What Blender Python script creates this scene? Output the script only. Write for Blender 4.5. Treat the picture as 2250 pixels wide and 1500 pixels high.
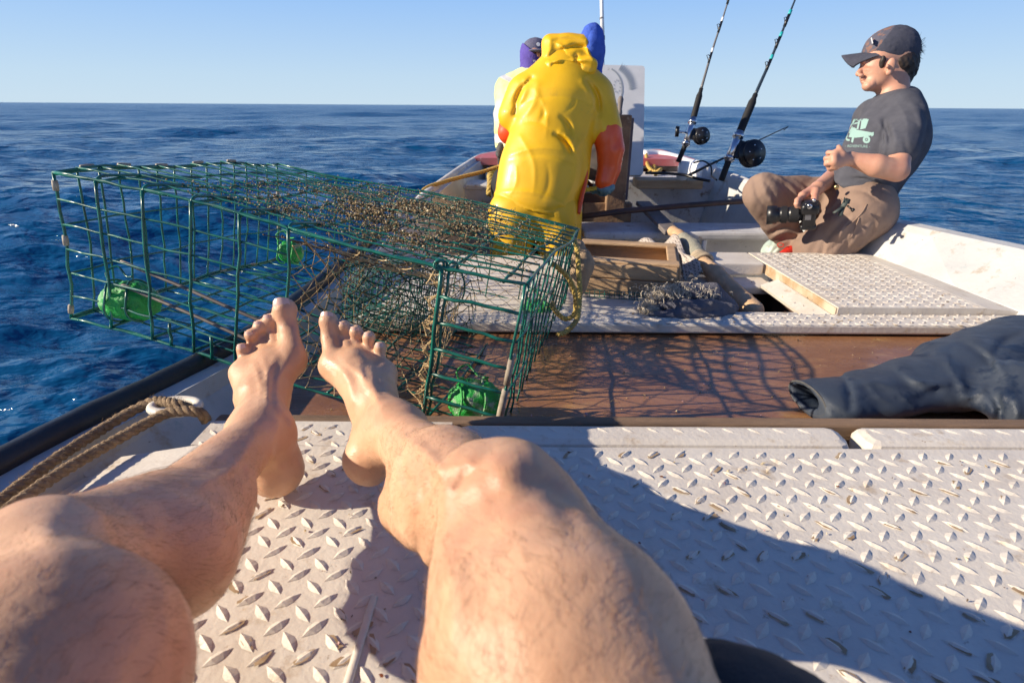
import bpy, math, random
import numpy as np
from mathutils import Vector, Matrix
from mathutils.bvhtree import BVHTree
random.seed(7); RNG = np.random.default_rng(11)
scene = bpy.context.scene
for o in list(bpy.data.objects): bpy.data.objects.remove(o)
COL = scene.collection

# ------------------------------------------------------------------ camera, sky, sun
CAMH = 0.457
PITCH = math.atan(518/1250.)
ROLL = math.radians(0.36)
cam_d = bpy.data.cameras.new('camera'); cam = bpy.data.objects.new('camera', cam_d); COL.objects.link(cam)
cam.matrix_world = Matrix.Translation((0, 0, CAMH)) @ Matrix.Rotation(math.pi/2-PITCH, 4, 'X') @ Matrix.Rotation(ROLL, 4, 'Z')
cam_d.sensor_width = 36; cam_d.lens = 20.0; cam_d.clip_start = 0.02; cam_d.clip_end = 60000
cam_d.dof.use_dof = True; cam_d.dof.focus_distance = 1.15; cam_d.dof.aperture_fstop = 9.0
scene.camera = cam
SUN_EL = math.radians(24.5)
TRAVEL = Vector((math.cos(SUN_EL)*0.993, math.cos(SUN_EL)*0.118, -math.sin(SUN_EL)))   # the way the light goes
world = bpy.data.worlds.new('World'); scene.world = world; world.use_nodes = True
wn = world.node_tree; wn.nodes.clear()
wo = wn.nodes.new('ShaderNodeOutputWorld'); bg = wn.nodes.new('ShaderNodeBackground'); sk = wn.nodes.new('ShaderNodeTexSky')
sk.sky_type = 'NISHITA'; sk.sun_disc = False; sk.sun_elevation = SUN_EL
az = math.atan2(-TRAVEL.x, -TRAVEL.y)          # compass-like angle of the sun from +Y towards +X
sk.sun_rotation = az % (2*math.pi)
sk.altitude = 0; sk.air_density = 1.0; sk.dust_density = 0.1; sk.ozone_density = 3.0
bg.inputs['Strength'].default_value = 0.13
geo = wn.nodes.new('ShaderNodeNewGeometry'); sep = wn.nodes.new('ShaderNodeSeparateXYZ'); wn.links.new(geo.outputs['Incoming'], sep.inputs[0])
mr = wn.nodes.new('ShaderNodeMapRange'); mr.inputs['From Min'].default_value = 0; mr.inputs['From Max'].default_value = -1; wn.links.new(sep.outputs['Z'], mr.inputs['Value'])
cr = wn.nodes.new('ShaderNodeValToRGB'); wn.links.new(mr.outputs[0], cr.inputs[0])
SKYC = [(0, (.565, .73, .87)), (.04, (.52, .70, .88)), (.15, (.32, .55, .93)), (.30, (.15, .31, .72)), (.55, (.065, .15, .42)), (1, (.035, .08, .26))]
e_ = cr.color_ramp.elements; e_[0].position = 0; e_[0].color = (*SKYC[0][1], 1); e_[1].position = 1; e_[1].color = (*SKYC[-1][1], 1)
for pos_, c_ in SKYC[1:-1]: q_ = e_.new(pos_); q_.color = (*c_, 1)
vm = wn.nodes.new('ShaderNodeMix'); vm.data_type = 'RGBA'; vm.inputs['Factor'].default_value = .96
sc_ = wn.nodes.new('ShaderNodeVectorMath'); sc_.operation = 'SCALE'; sc_.inputs['Scale'].default_value = 1/.13/2**.55; wn.links.new(cr.outputs[0], sc_.inputs[0])
wn.links.new(sk.outputs[0], vm.inputs[6]); wn.links.new(sc_.outputs[0], vm.inputs[7])
wn.links.new(vm.outputs[2], bg.inputs['Color']); wn.links.new(bg.outputs[0], wo.inputs['Surface'])
sl = bpy.data.lights.new('sun', 'SUN'); sl.energy = 5.0; sl.angle = math.radians(0.5); sl.color = (1.0, 0.87, 0.69)
so = bpy.data.objects.new('sun', sl); COL.objects.link(so)
so.rotation_euler = (-TRAVEL).to_track_quat('Z', 'Y').to_euler(); so.location = (-20, -3, 10)
scene.view_settings.view_transform = 'Standard'; scene.view_settings.look = 'None'
scene.view_settings.exposure = 0.55; scene.view_settings.gamma = 1.0

# ------------------------------------------------------------------ helpers
def ray(px, py):
    a, b = px-1125., 750.-py
    a, b = a*math.cos(ROLL)-b*math.sin(ROLL), a*math.sin(ROLL)+b*math.cos(ROLL)
    u = b/1250.
    return np.array([a/1250., math.cos(PITCH)+u*math.sin(PITCH), -math.sin(PITCH)+u*math.cos(PITCH)])
def Ud(px, py, d): return ray(px, py)*d+np.array([0, 0, CAMH])
def Uz(px, py, z):
    r = ray(px, py); return r*((z-CAMH)/r[2])+np.array([0, 0, CAMH])
def Uy(px, py, y):
    r = ray(px, py); return r*(y/r[1])+np.array([0, 0, CAMH])
def frame(px, py):
    d = ray(px, py); d = d/np.linalg.norm(d); r = np.cross(d, [0, 0, 1.]); r /= np.linalg.norm(r); u = np.cross(r, d)
    return r, u, d, np.stack([r, u, d], 1)
ROOT = {}
def root_loc(o): return ROOT.get(o.name, (0, 0, 0)) if o else (0, 0, 0)
def tag(o, label=None, cat=None, group=None, kind=None):
    if label: o['label'] = label
    if cat: o['category'] = cat
    if group: o['group'] = group
    if kind: o['kind'] = kind
    return o
def thing(name, label, cat, loc=(0, 0, 0), group=None):
    o = bpy.data.objects.new(name, None); COL.objects.link(o); o.location = loc; o.empty_display_size = .05
    ROOT[o.name] = tuple(float(c) for c in loc)
    return tag(o, label, cat, group)
def link_mesh(name, V, F, mats, parent=None, smooth=False, fm=None, loc=None):
    V = np.asarray(V, dtype=np.float64).reshape(-1, 3)
    base = np.array(root_loc(parent)) if parent else (np.array(loc) if loc is not None else V.mean(0))
    if parent is None and loc is None: base = np.array([base[0], base[1], V[:, 2].min()])
    me = bpy.data.meshes.new(name)
    if isinstance(F, np.ndarray):
        V2 = V-base
        me.vertices.add(len(V2)); me.vertices.foreach_set('co', V2.astype(np.float32).ravel())
        n = F.shape[1]; me.loops.add(F.size); me.loops.foreach_set('vertex_index', F.astype(np.int32).ravel())
        me.polygons.add(len(F)); me.polygons.foreach_set('loop_start', np.arange(0, F.size, n, dtype=np.int32))
        me.polygons.foreach_set('loop_total', np.full(len(F), n, dtype=np.int32)); me.update(calc_edges=True)
    else:
        me.from_pydata([tuple(v) for v in (V-base)], [], F)
    if not isinstance(mats, (list, tuple)): mats = [mats]
    for m in mats: me.materials.append(m)
    if fm is not None: me.polygons.foreach_set('material_index', np.asarray(fm, dtype=np.int32))
    if smooth: me.polygons.foreach_set('use_smooth', np.ones(len(me.polygons), dtype=bool))
    me.validate(); me.update()
    o = bpy.data.objects.new(name, me); COL.objects.link(o)
    if parent: o.parent = parent; ROOT[o.name] = tuple(base)
    else: o.location = base; ROOT[o.name] = tuple(base)
    return o
def nrm(v): v = np.asarray(v, float); return v/(np.linalg.norm(v)+1e-12)
def spline(pts, n=8):
    P = np.asarray(pts, float); out = []
    Q = np.vstack([2*P[0]-P[1], P, 2*P[-1]-P[-2]])
    for i in range(1, len(Q)-2):
        for k in range(n):
            t = k/n
            out.append(.5*((2*Q[i])+(-Q[i-1]+Q[i+1])*t+(2*Q[i-1]-5*Q[i]+4*Q[i+1]-Q[i+2])*t*t+(-Q[i-1]+3*Q[i]-3*Q[i+1]+Q[i+2])*t**3))
    out.append(P[-1]); return np.array(out)
class MB:
    def __init__(s): s.V = []; s.F = []; s.m = []; s.cm = 0
    def add(s, V, F):
        b = len(s.V); s.V.extend([tuple(map(float, v)) for v in V]); s.F.extend([tuple(i+b for i in f) for f in F]); s.m.extend([s.cm]*len(F)); return s
    def box(s, c, size, R=None, bev=0):
        hx, hy, hz = [k/2 for k in size]
        if bev:
            b = min(bev, hx*.9, hy*.9, hz*.9); V = []; L = [(hx-b, hy-b, -hz), (hx, hy-b, -hz+b), (hx-b, hy, -hz+b)]
            rings = []
            def ring(x, y, z, cx):   # rounded-corner rectangle
                pts = []
                for (sx, sy) in ((1, 1), (-1, 1), (-1, -1), (1, -1)):
                    a = [(sx*x, sy*(y-cx)), (sx*(x-cx*.3), sy*(y-cx*.3)), (sx*(x-cx), sy*y)]
                    if sx*sy < 0: a = a[::-1]
                    pts += a
                return [(p[0], p[1], z) for p in pts]
            for (x, y, z, c2) in ((hx-b, hy-b, -hz, b*.5), (hx-b*.3, hy-b*.3, -hz+b*.3, b), (hx, hy, -hz+b, b), (hx, hy, hz-b, b), (hx-b*.3, hy-b*.3, hz-b*.3, b), (hx-b, hy-b, hz, b*.5)): rings.append(ring(x, y, z, c2))
            n = 12; V = [p for r in rings for p in r]; F = []
            for i in range(5):
                for j in range(n): F.append((i*n+j, i*n+(j+1) % n, (i+1)*n+(j+1) % n, (i+1)*n+j))
            F.append(tuple(range(n-1, -1, -1))); F.append(tuple(range(5*n, 6*n)))
        else:
            V = [(x, y, z) for z in (-hz, hz) for y in (-hy, hy) for x in (-hx, hx)]
            F = [(0, 2, 3, 1), (4, 5, 7, 6), (0, 1, 5, 4), (2, 6, 7, 3), (0, 4, 6, 2), (1, 3, 7, 5)]
        V = np.array(V)
        if R is not None: V = V@np.array(R).T
        return s.add(V+np.array(c), F)
    def tube(s, pts, r, n=6, cap=True, closed=False, flat=None):
        P = np.asarray(pts, float); m = len(P); rr = np.full(m, r) if np.isscalar(r) else np.asarray(r, float)
        T = np.gradient(P, axis=0)
        if closed: T = np.roll(P, -1, 0)-np.roll(P, 1, 0)
        T /= (np.linalg.norm(T, axis=1, keepdims=True)+1e-12)
        up = np.array([0, 0, 1.]) if abs(T[0][2]) < .9 else np.array([1., 0, 0])
        N = nrm(np.cross(T[0], up)); V = []
        for i in range(m):
            N = N-T[i]*np.dot(N, T[i]); N = nrm(N); B = np.cross(T[i], N)
            for k in range(n):
                a = 2*math.pi*k/n; f = 1. if flat is None else flat
                V.append(P[i]+rr[i]*(N*math.cos(a)+B*math.sin(a)*f))
        F = []
        for i in range(m if closed else m-1):
            j2 = (i+1) % m
            for k in range(n): F.append((i*n+k, i*n+(k+1) % n, j2*n+(k+1) % n, j2*n+k))
        if cap and not closed: F.append(tuple(range(n-1, -1, -1))); F.append(tuple(range((m-1)*n, m*n)))
        return s.add(V, F)
    def lathe(s, prof, a, b, n=24):
        """profile of (t along a->b in metres, radius)"""
        a = np.array(a, float); d = nrm(np.array(b, float)-a); up = np.array([0, 0, 1.]) if abs(d[2]) < .9 else np.array([1., 0, 0])
        N = nrm(np.cross(d, up)); B = np.cross(d, N); V = []; F = []
        for (t, r) in prof:
            for k in range(n):
                q = 2*math.pi*k/n; V.append(a+d*t+r*(N*math.cos(q)+B*math.sin(q)))
        m = len(prof)
        for i in range(m-1):
            for k in range(n): F.append((i*n+k, i*n+(k+1) % n, (i+1)*n+(k+1) % n, (i+1)*n+k))
        F.append(tuple(range(n-1, -1, -1))); F.append(tuple(range((m-1)*n, m*n)))
        return s.add(V, F)
    def prism(s, pts, z0, z1, flip=False):
        n = len(pts); V = [(p[0], p[1], z0) for p in pts]+[(p[0], p[1], z1) for p in pts]
        F = [tuple(range(n-1, -1, -1)), tuple(range(n, 2*n))]+[(i, (i+1) % n, n+(i+1) % n, n+i) for i in range(n)]
        return s.add(V, F)
    def slab(s, quad, th):   # quad: four 3D corners (ccw from above) thickened downward
        q = [np.array(p, float) for p in quad]; nn = nrm(np.cross(q[1]-q[0], q[2]-q[0]))
        n = len(q); V = q+[p-nn*th for p in q]
        return s.add(V, [tuple(range(n)), tuple(range(2*n-1, n-1, -1))]+[(i, n+i, n+(i+1) % n, (i+1) % n) for i in range(n)])
    def build(s, name, mats, parent=None, smooth=False, loc=None):
        return link_mesh(name, s.V, s.F, mats, parent, smooth, s.m, loc)

# ---- implicit-surface sculpting: smooth unions of tapered limbs, then surface nets
class Sculpt:
    def __init__(s, lo, hi, res):
        s.lo = np.array(lo, float); s.res = res; s.n = np.ceil((np.array(hi)-s.lo)/res).astype(int)+1
        s.V = np.full(tuple(s.n), .2, dtype=np.float32)
    def _sub(s, lo, hi):
        a = np.clip(np.floor((lo-s.lo)/s.res).astype(int), 0, s.n-1); b = np.clip(np.ceil((hi-s.lo)/s.res).astype(int)+1, 1, s.n)
        if np.any(b <= a): return None
        sl = tuple(slice(a[i], b[i]) for i in range(3))
        g = np.meshgrid(*[(s.lo[i]+s.res*np.arange(a[i], b[i])).astype(np.float32) for i in range(3)], indexing='ij')
        return sl, g
    def _put(s, sl, d, k, op):
        A = s.V[sl]
        if op == 'add':
            h = np.clip(k-np.abs(A-d), 0, None)/max(k, 1e-6); s.V[sl] = np.minimum(A, d)-h*h*k*.25
        else:
            d = -d; h = np.clip(k-np.abs(A-d), 0, None)/max(k, 1e-6); s.V[sl] = np.maximum(A, d)+h*h*k*.25
    def cone(s, a, b, ra, rb, k=.01, sq=None, op='add'):
        a = np.array(a, float); b = np.array(b, float); R = max(ra, rb)*(1.0 if sq is None else max(1., sq[1]))+k+3*s.res
        r = s._sub(np.minimum(a, b)-R, np.maximum(a, b)+R)
        if r is None: return s
        sl, g = r; ab = b-a; L2 = float(ab@ab)+1e-12
        q = [g[i]-a[i] for i in range(3)]; t = np.clip((q[0]*ab[0]+q[1]*ab[1]+q[2]*ab[2])/L2, 0, 1)
        q = [q[i]-t*ab[i] for i in range(3)]
        if sq is not None:
            n = nrm(sq[0]); c = q[0]*n[0]+q[1]*n[1]+q[2]*n[2]; f = (1/sq[1]-1)
            q = [q[i]+n[i]*c*f for i in range(3)]
        d = np.sqrt(q[0]**2+q[1]**2+q[2]**2)-(ra+t*(rb-ra))
        if sq is not None and sq[1] < 1: d = d*(.5+.5*sq[1])
        s._put(sl, d.astype(np.float32), k, op); return s
    def chain(s, pts, rs, k=.01, sq=None, ki=.006):
        P = [np.array(q, float) for q in pts]; R = max(rs)*(1.0 if sq is None else max(1., sq[1]))+k+3*s.res
        r = s._sub(np.min(P, 0)-R, np.max(P, 0)+R)
        if r is None: return s
        sl, g = r; D = None
        for i in range(len(P)-1):
            a, b, ra, rb = P[i], P[i+1], rs[i], rs[i+1]; ab = b-a; L2 = float(ab@ab)+1e-12
            q = [g[j]-a[j] for j in range(3)]; t = np.clip((q[0]*ab[0]+q[1]*ab[1]+q[2]*ab[2])/L2, 0, 1); q = [q[j]-t*ab[j] for j in range(3)]
            if sq is not None:
                n = nrm(sq[0]); c = q[0]*n[0]+q[1]*n[1]+q[2]*n[2]; f = (1/sq[1]-1); q = [q[j]+n[j]*c*f for j in range(3)]
            t = t*t*(3-2*t)*.5+t*.5; d = np.sqrt(q[0]**2+q[1]**2+q[2]**2)-(ra+t*(rb-ra))
            if sq is not None and sq[1] < 1: d = d*(.5+.5*sq[1])
            if D is None: D = d
            else: h = np.clip(ki-np.abs(D-d), 0, None)/ki; D = np.minimum(D, d)-h*h*ki*.25
        s._put(sl, D.astype(np.float32), k, 'add'); return s
    def ell(s, c, r, k=.01, R=None, op='add'):
        c = np.array(c, float); rm = max(r)+k+3*s.res; q_ = s._sub(c-rm, c+rm)
        if q_ is None: return s
        sl, g = q_; q = [g[i]-c[i] for i in range(3)]
        if R is not None:
            R = np.array(R, float); q = [q[0]*R[0][j]+q[1]*R[1][j]+q[2]*R[2][j] for j in range(3)]   # columns of R = local axes
        k0 = np.sqrt((q[0]/r[0])**2+(q[1]/r[1])**2+(q[2]/r[2])**2)+1e-9
        k1 = np.sqrt((q[0]/r[0]**2)**2+(q[1]/r[1]**2)**2+(q[2]/r[2]**2)**2)+1e-9
        s._put(sl, (k0*(k0-1)/k1).astype(np.float32), k, op); return s
    def plane(s, p, n):   # keep the side the normal points away from
        g = np.meshgrid(*[(s.lo[i]+s.res*np.arange(s.n[i])).astype(np.float32) for i in range(3)], indexing='ij')
        n = nrm(n); d = (g[0]-p[0])*n[0]+(g[1]-p[1])*n[1]+(g[2]-p[2])*n[2]; s.V = np.maximum(s.V, d.astype(np.float32)); return s
    def noise(s, amp, scale, stretch=(1, 1, 1), seed=0, ridge=False, R=None):
        g = np.meshgrid(*[(s.lo[i]+s.res*np.arange(s.n[i])).astype(np.float32) for i in range(3)], indexing='ij')
        rr = np.random.default_rng(seed); tot = 0
        st = np.array(stretch, float)
        for o_ in range(7):
            kv = rr.normal(size=3); kv = kv/np.linalg.norm(kv)*(2*math.pi/scale)*rr.uniform(.6, 1.6)*st
            if R is not None: kv = np.array(R)@kv
            ph = rr.uniform(0, 6.28)
            w = np.sin(g[0]*kv[0]+g[1]*kv[1]+g[2]*kv[2]+ph+ (0 if not ridge else 1.3*np.sin(g[0]*kv[1]*.5+g[1]*kv[2]*.6+g[2]*kv[0]*.4+ph*2)))
            tot = tot+w
        tot = tot/3.0
        if ridge: tot = np.clip(.6-np.sqrt(tot*tot+.04)*.9, -1, .6)
        s.V += (tot*amp).astype(np.float32); return s
    def folds(s, lines, sharp=False):
        """raise (+) or press in (-) soft creases along lines given as they are seen, (x0, y0, x1, y1, amp, width)"""
        g = np.meshgrid(*[(s.lo[i]+s.res*np.arange(s.n[i])).astype(np.float32) for i in range(3)], indexing='ij')
        z = g[2]-CAMH; dp = g[1]*math.cos(PITCH)-z*math.sin(PITCH); up = g[1]*math.sin(PITCH)+z*math.cos(PITCH); dp = np.maximum(dp, .05)
        X = 1125+1250*g[0]/dp; Y = 750-1250*up/dp; tot = 0
        for (x0, y0, x1, y1, am, w) in lines:
            ax, ay = x1-x0, y1-y0; L2 = ax*ax+ay*ay; t = np.clip(((X-x0)*ax+(Y-y0)*ay)/L2, 0, 1); nx = (Y-y0)*ax-(X-x0)*ay
            bend = .12*math.sqrt(L2)*np.sin(t*math.pi)*(1 if int(x0+y1) % 2 else -1)
            dx, dy = X-x0-t*ax+bend*ay/math.sqrt(L2), Y-y0-t*ay-bend*ax/math.sqrt(L2); tot = tot+am*(np.exp(-np.sqrt(dx*dx+dy*dy+(.12*w)**2)/(w*.75)) if sharp else np.exp(-(dx*dx+dy*dy)/(w*w)))*(.35+.65*np.sin(np.clip(t, .06, .94)*math.pi))
        s.V -= np.asarray(tot, dtype=np.float32); return s
    def mesh(s):
        V = s.V; V[0] = V[-1] = .2; V[:, 0] = V[:, -1] = .2; V[:, :, 0] = V[:, :, -1] = .2
        S = V < 0; nx, ny, nz = V.shape; cnt = np.zeros((nx-1, ny-1, nz-1), np.int8)
        C = [(i, j, k) for i in (0, 1) for j in (0, 1) for k in (0, 1)]
        for (i, j, k) in C: cnt += S[i:nx-1+i, j:ny-1+j, k:nz-1+k]
        act = (cnt > 0) & (cnt < 8); I = np.argwhere(act); idx = np.full(act.shape, -1, np.int64); idx[act] = np.arange(len(I))
        pos = np.zeros((len(I), 3)); c = np.zeros(len(I))
        for a in C:
            for b in C:
                if sum(b[i]-a[i] for i in range(3)) == 1 and all(b[i] >= a[i] for i in range(3)):
                    va = V[I[:, 0]+a[0], I[:, 1]+a[1], I[:, 2]+a[2]]; vb = V[I[:, 0]+b[0], I[:, 1]+b[1], I[:, 2]+b[2]]
                    m = (va < 0) != (vb < 0); t = np.where(m, va/np.where(va == vb, 1, va-vb), 0)
                    pos += np.where(m[:, None], np.array(a)+t[:, None]*(np.array(b)-np.array(a)), 0); c += m
        P = s.lo+(I+pos/c[:, None])*s.res; Q = []
        for ax in range(3):
            o1, o2 = (ax+1) % 3, (ax+2) % 3
            A = np.take(S, range(0, S.shape[ax]-1), ax); B = np.take(S, range(1, S.shape[ax]), ax)
            E = np.argwhere(A != B); ok = (E[:, o1] > 0) & (E[:, o2] > 0) & (E[:, o1] < act.shape[o1]) & (E[:, o2] < act.shape[o2]); E = E[ok]
            flip = A[E[:, 0], E[:, 1], E[:, 2]]
            def cell(d1, d2):
                e = E.copy(); e[:, o1] -= d1; e[:, o2] -= d2; return idx[e[:, 0], e[:, 1], e[:, 2]]
            q = np.stack([cell(1, 1), cell(0, 1), cell(0, 0), cell(1, 0)], 1); q[~flip] = q[~flip][:, ::-1]; Q.append(q)
        Q = np.vstack(Q); Q = Q[(Q >= 0).all(1)]; return P, Q
    def build(s, name, mats, parent=None, fmf=None, loc=None):
        P, Q = s.mesh(); fm = None if fmf is None else fmf(P[Q].mean(1))
        return link_mesh(name, P, Q, mats, parent, True, fm, loc)

# ------------------------------------------------------------------ materials
def M(name, c1, c2=None, scale=6., rough=.55, r2=None, bump=0., bscale=60., metal=0., stains=(), coat=0., sss=0., detail=6., stretch=(1, 1, 1), spec=.5, contrast=(.35, .65)):
    m = bpy.data.materials.new(name); m.use_nodes = True; nt = m.node_tree; N = nt.nodes; L = nt.links
    b = N['Principled BSDF']; tc = N.new('ShaderNodeTexCoord'); mp = N.new('ShaderNodeMapping'); mp.inputs['Scale'].default_value = stretch
    L.new(tc.outputs['Object'], mp.inputs['Vector'])
    def noise(sc, det=detail, rgh=.6):
        n = N.new('ShaderNodeTexNoise'); n.inputs['Scale'].default_value = sc; n.inputs['Detail'].default_value = det; n.inputs['Roughness'].default_value = rgh
        L.new(mp.outputs[0], n.inputs['Vector']); return n
    def ramp(src, lo, hi):
        r = N.new('ShaderNodeMapRange'); r.inputs['From Min'].default_value = lo; r.inputs['From Max'].default_value = hi; L.new(src, r.inputs['Value']); return r.outputs[0]
    def mix(f, a, bb):
        x = N.new('ShaderNodeMix'); x.data_type = 'RGBA'; L.new(f, x.inputs['Factor'])
        for s_, v in ((x.inputs[6], a), (x.inputs[7], bb)):
            if isinstance(v, tuple): s_.default_value = (*v, 1)
            else: L.new(v, s_)
        return x.outputs[2]
    col = tuple(c1)
    if c2 is not None: col = mix(ramp(noise(scale).outputs['Fac'], *contrast), tuple(c1), tuple(c2))
    for (sc, ssc, lo, hi) in stains: col = mix(ramp(noise(ssc, 8., .7).outputs['Fac'], lo, hi), col, tuple(sc))
    if isinstance(col, tuple): b.inputs['Base Color'].default_value = (*col, 1)
    else: L.new(col, b.inputs['Base Color'])
    b.inputs['Roughness'].default_value = rough; b.inputs['Metallic'].default_value = metal; b.inputs['Specular IOR Level'].default_value = spec
    if r2 is not None:
        rr = N.new('ShaderNodeMapRange'); rr.inputs['From Min'].default_value = .35; rr.inputs['From Max'].default_value = .65
        rr.inputs['To Min'].default_value = rough; rr.inputs['To Max'].default_value = r2; L.new(noise(scale*1.7).outputs['Fac'], rr.inputs['Value']); L.new(rr.outputs[0], b.inputs['Roughness'])
    if bump:
        bp = N.new('ShaderNodeBump'); bp.inputs['Strength'].default_value = bump; bp.inputs['Distance'].default_value = .01
        L.new(noise(bscale, 8.).outputs['Fac'], bp.inputs['Height']); L.new(bp.outputs[0], b.inputs['Normal'])
    if coat: b.inputs['Coat Weight'].default_value = coat; b.inputs['Coat Roughness'].default_value = .15
    if sss: b.inputs['Subsurface Weight'].default_value = sss; b.inputs['Subsurface Radius'].default_value = (.012, .005, .003); b.inputs['Subsurface Scale'].default_value = 1.
    return m
white_deck = M('white_deck', (.74, .68, .585), (.65, .585, .50), 9, .42, .6, .15, 120, stains=[((.58, .48, .36), 3.5, .53, .80), ((.46, .34, .21), 24, .57, .74), ((.30, .19, .10), 90, .64, .72), ((.10, .07, .05), 140, .72, .76)])
white_hull = M('white_hull', (.57, .57, .55), (.45, .46, .46), 5, .5, .65, .2, 70, stains=[((.36, .28, .19), 14, .56, .72), ((.20, .32, .33), 6, .62, .74), ((.07, .06, .05), 60, .66, .72)])
old_white = M('old_white', (.62, .61, .60), (.46, .45, .45), 7, .55, .7, .2, 80, stains=[((.26, .17, .11), 20, .56, .68), ((.08, .08, .08), 50, .64, .70), ((.16, .28, .30), 5, .62, .72)])
dirt = M('dirt', (.30, .19, .10), (.46, .34, .21), 40, .9)
rust = M('rust_spot', (.24, .06, .015), (.12, .03, .01), 60, .9)
black_rub = M('black_rubber', (.012, .014, .018), (.022, .024, .03), 12, .38, .55, .15, 90, stains=[((.09, .085, .08), 45, .66, .74)])
plywood = M('wet_plywood', (.34, .16, .072), (.20, .088, .042), 5, .12, .55, .25, 90, stains=[((.42, .23, .09), 12, .56, .72), ((.045, .022, .022), 8, .60, .75), ((.42, .34, .26), 110, .70, .76)], stretch=(.6, 1.6, 1), coat=.35)
wood_edge = M('weathered_timber', (.27, .17, .10), (.16, .10, .06), 14, .8, bump=.4, bscale=80, stretch=(.3, 3, 3))
wood_crate = M('crate_timber', (.54, .36, .20), (.38, .24, .13), 10, .75, bump=.35, bscale=60, stretch=(.5, 2, 4), stains=[((.10, .06, .04), 16, .60, .72)])
wood_drift = M('driftwood', (.64, .42, .24), (.46, .29, .16), 18, .75, bump=.35, bscale=90, stains=[((.14, .09, .06), 24, .63, .72)])
wood_dark = M('dark_timber', (.10, .05, .035), (.05, .028, .02), 10, .6, bump=.3, bscale=50)
wood_grey = M('grey_timber', (.22, .19, .18), (.13, .11, .10), 12, .75, bump=.3, bscale=60)
wood_brown = M('stained_post', (.36, .23, .13), (.18, .10, .06), 9, .7, bump=.4, bscale=50, stains=[((.45, .36, .26), 14, .60, .68)])
red_paint = M('faded_red_paint', (.55, .10, .09), (.45, .16, .17), 6, .5, .65, stains=[((.62, .50, .46), 14, .60, .68)])
grn_wire = M('green_vinyl_wire', (.008, .17, .12), (.004, .07, .06), 30, .22, .4, spec=.6)
tan_clip = M('tan_clip', (.42, .36, .28), (.25, .2, .15), 60, .7)
rebar = M('grey_rod', (.13, .11, .10), (.20, .17, .15), 60, .5, metal=.4)
lime = M('lime_paint', (.015, .40, .05), (.03, .30, .06), 40, .3, .5, .6, 90, stains=[((.34, .38, .30), 30, .54, .64)])
net_tan = M('tan_twine', (.58, .42, .22), (.40, .28, .14), 90, .8)
growth_m = [M('growth_tan', (.40, .30, .15), (.27, .18, .08), 200, .8), M('growth_brown', (.10, .065, .035), (.17, .11, .06), 200, .8), M('growth_pale', (.66, .55, .34), None, rough=.6), M('growth_green', (.03, .12, .08), None, rough=.6)]
rope_y = M('yellow_rope', (.62, .42, .10), (.44, .28, .08), 120, .75, bump=.4, bscale=400)
rope_d = M('dirty_yellow_rope', (.62, .44, .10), (.36, .25, .08), 40, .75, bump=.5, bscale=300, stains=[((.20, .28, .26), 50, .60, .66)])
rope_t = M('tan_rope', (.42, .29, .17), (.25, .17, .10), 60, .9, bump=.8, bscale=300, stains=[((.10, .07, .05), 40, .60, .7)])
skin = M('skin', (.71, .425, .26), (.57, .31, .18), 11, .36, .56, .13, 420, sss=.16, detail=10, stains=[((.56, .24, .16), 6, .57, .77), ((.46, .23, .13), 220, .62, .75)])
skin_face = M('face_skin', (.60, .33, .22), (.52, .25, .17), 14, .5, sss=.08)
nail = M('nail', (.70, .46, .38), None, rough=.28)
legh = M('leg_hair', (.26, .14, .07), None, rough=.55)
hair_d = M('dark_hair', (.022, .013, .010), None, rough=.6)
shorts_m = M('navy_shorts', (.010, .014, .022), (.018, .022, .032), 20, .8, bump=.3, bscale=400)
yel = M('yellow_oilskin', (.88, .51, .010), (.84, .46, .008), 6, .38, .55, .10, 22, coat=.05, stains=[((.60, .36, .03), 7, .58, .78)])
org = M('orange_oilskin', (.86, .11, .02), (.76, .08, .015), 6, .32, .45, .10, 40, coat=.2)
blue_f = M('blue_fleece', (.05, .12, .55), (.035, .085, .42), 30, .9, bump=.3, bscale=300)
hivis = M('hi_vis_fabric', (.72, .80, .25), (.80, .82, .50), 8, .6)
reflect = M('grey_tape', (.55, .56, .58), None, rough=.4)
orange_m = M('orange_fabric', (.75, .12, .03), None, rough=.7)
purple = M('purple_fabric', (.10, .07, .36), (.08, .05, .30), 30, .85)
cap_grey = M('grey_cap_cloth', (.13, .125, .20), (.10, .10, .16), 40, .9, bump=.3, bscale=400)
black_cl = M('black_cloth', (.012, .012, .014), None, rough=.8)
glove_g = M('grey_glove', (.10, .10, .10), (.05, .05, .05), 60, .8, bump=.5, bscale=200)
glove_b = M('pale_blue_glove', (.16, .30, .36), (.10, .2, .25), 60, .7)
tee = M('charcoal_tee', (.082, .084, .104), (.062, .064, .082), 30, .92, bump=.25, bscale=500)
tee_print = M('pale_green_print', (.27, .42, .39), None, rough=.9)
khaki = M('khaki_cloth', (.30, .205, .155), (.24, .16, .12), 10, .88, bump=.25, bscale=400, stains=[((.12, .07, .05), 30, .66, .72)])
camo = M('camo_cloth', (.085, .085, .115), (.20, .11, .09), 26, .9, contrast=(.50, .54))
cap_dark = M('charcoal_cap_cloth', (.055, .058, .085), (.045, .048, .07), 60, .9, bump=.25, bscale=600)
blackp = M('black_plastic', (.012, .012, .014), None, rough=.35)
blackr = M('black_grip', (.010, .010, .011), None, rough=.75)
chrome = M('chrome', (.62, .63, .65), None, rough=.2, metal=1.)
glassl = M('lens_glass', (.01, .01, .02), None, rough=.05)
red_sh = M('red_mesh', (.62, .03, .015), (.5, .02, .01), 60, .6)
plastic_w = M('white_plastic', (.74, .74, .74), (.66, .66, .66), 8, .45, stains=[((.42, .40, .38), 18, .64, .72)])
art_g = M('grey_print', (.34, .37, .40), None, rough=.6)
white_p = M('white_gloss', (.80, .80, .80), None, rough=.3)
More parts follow.
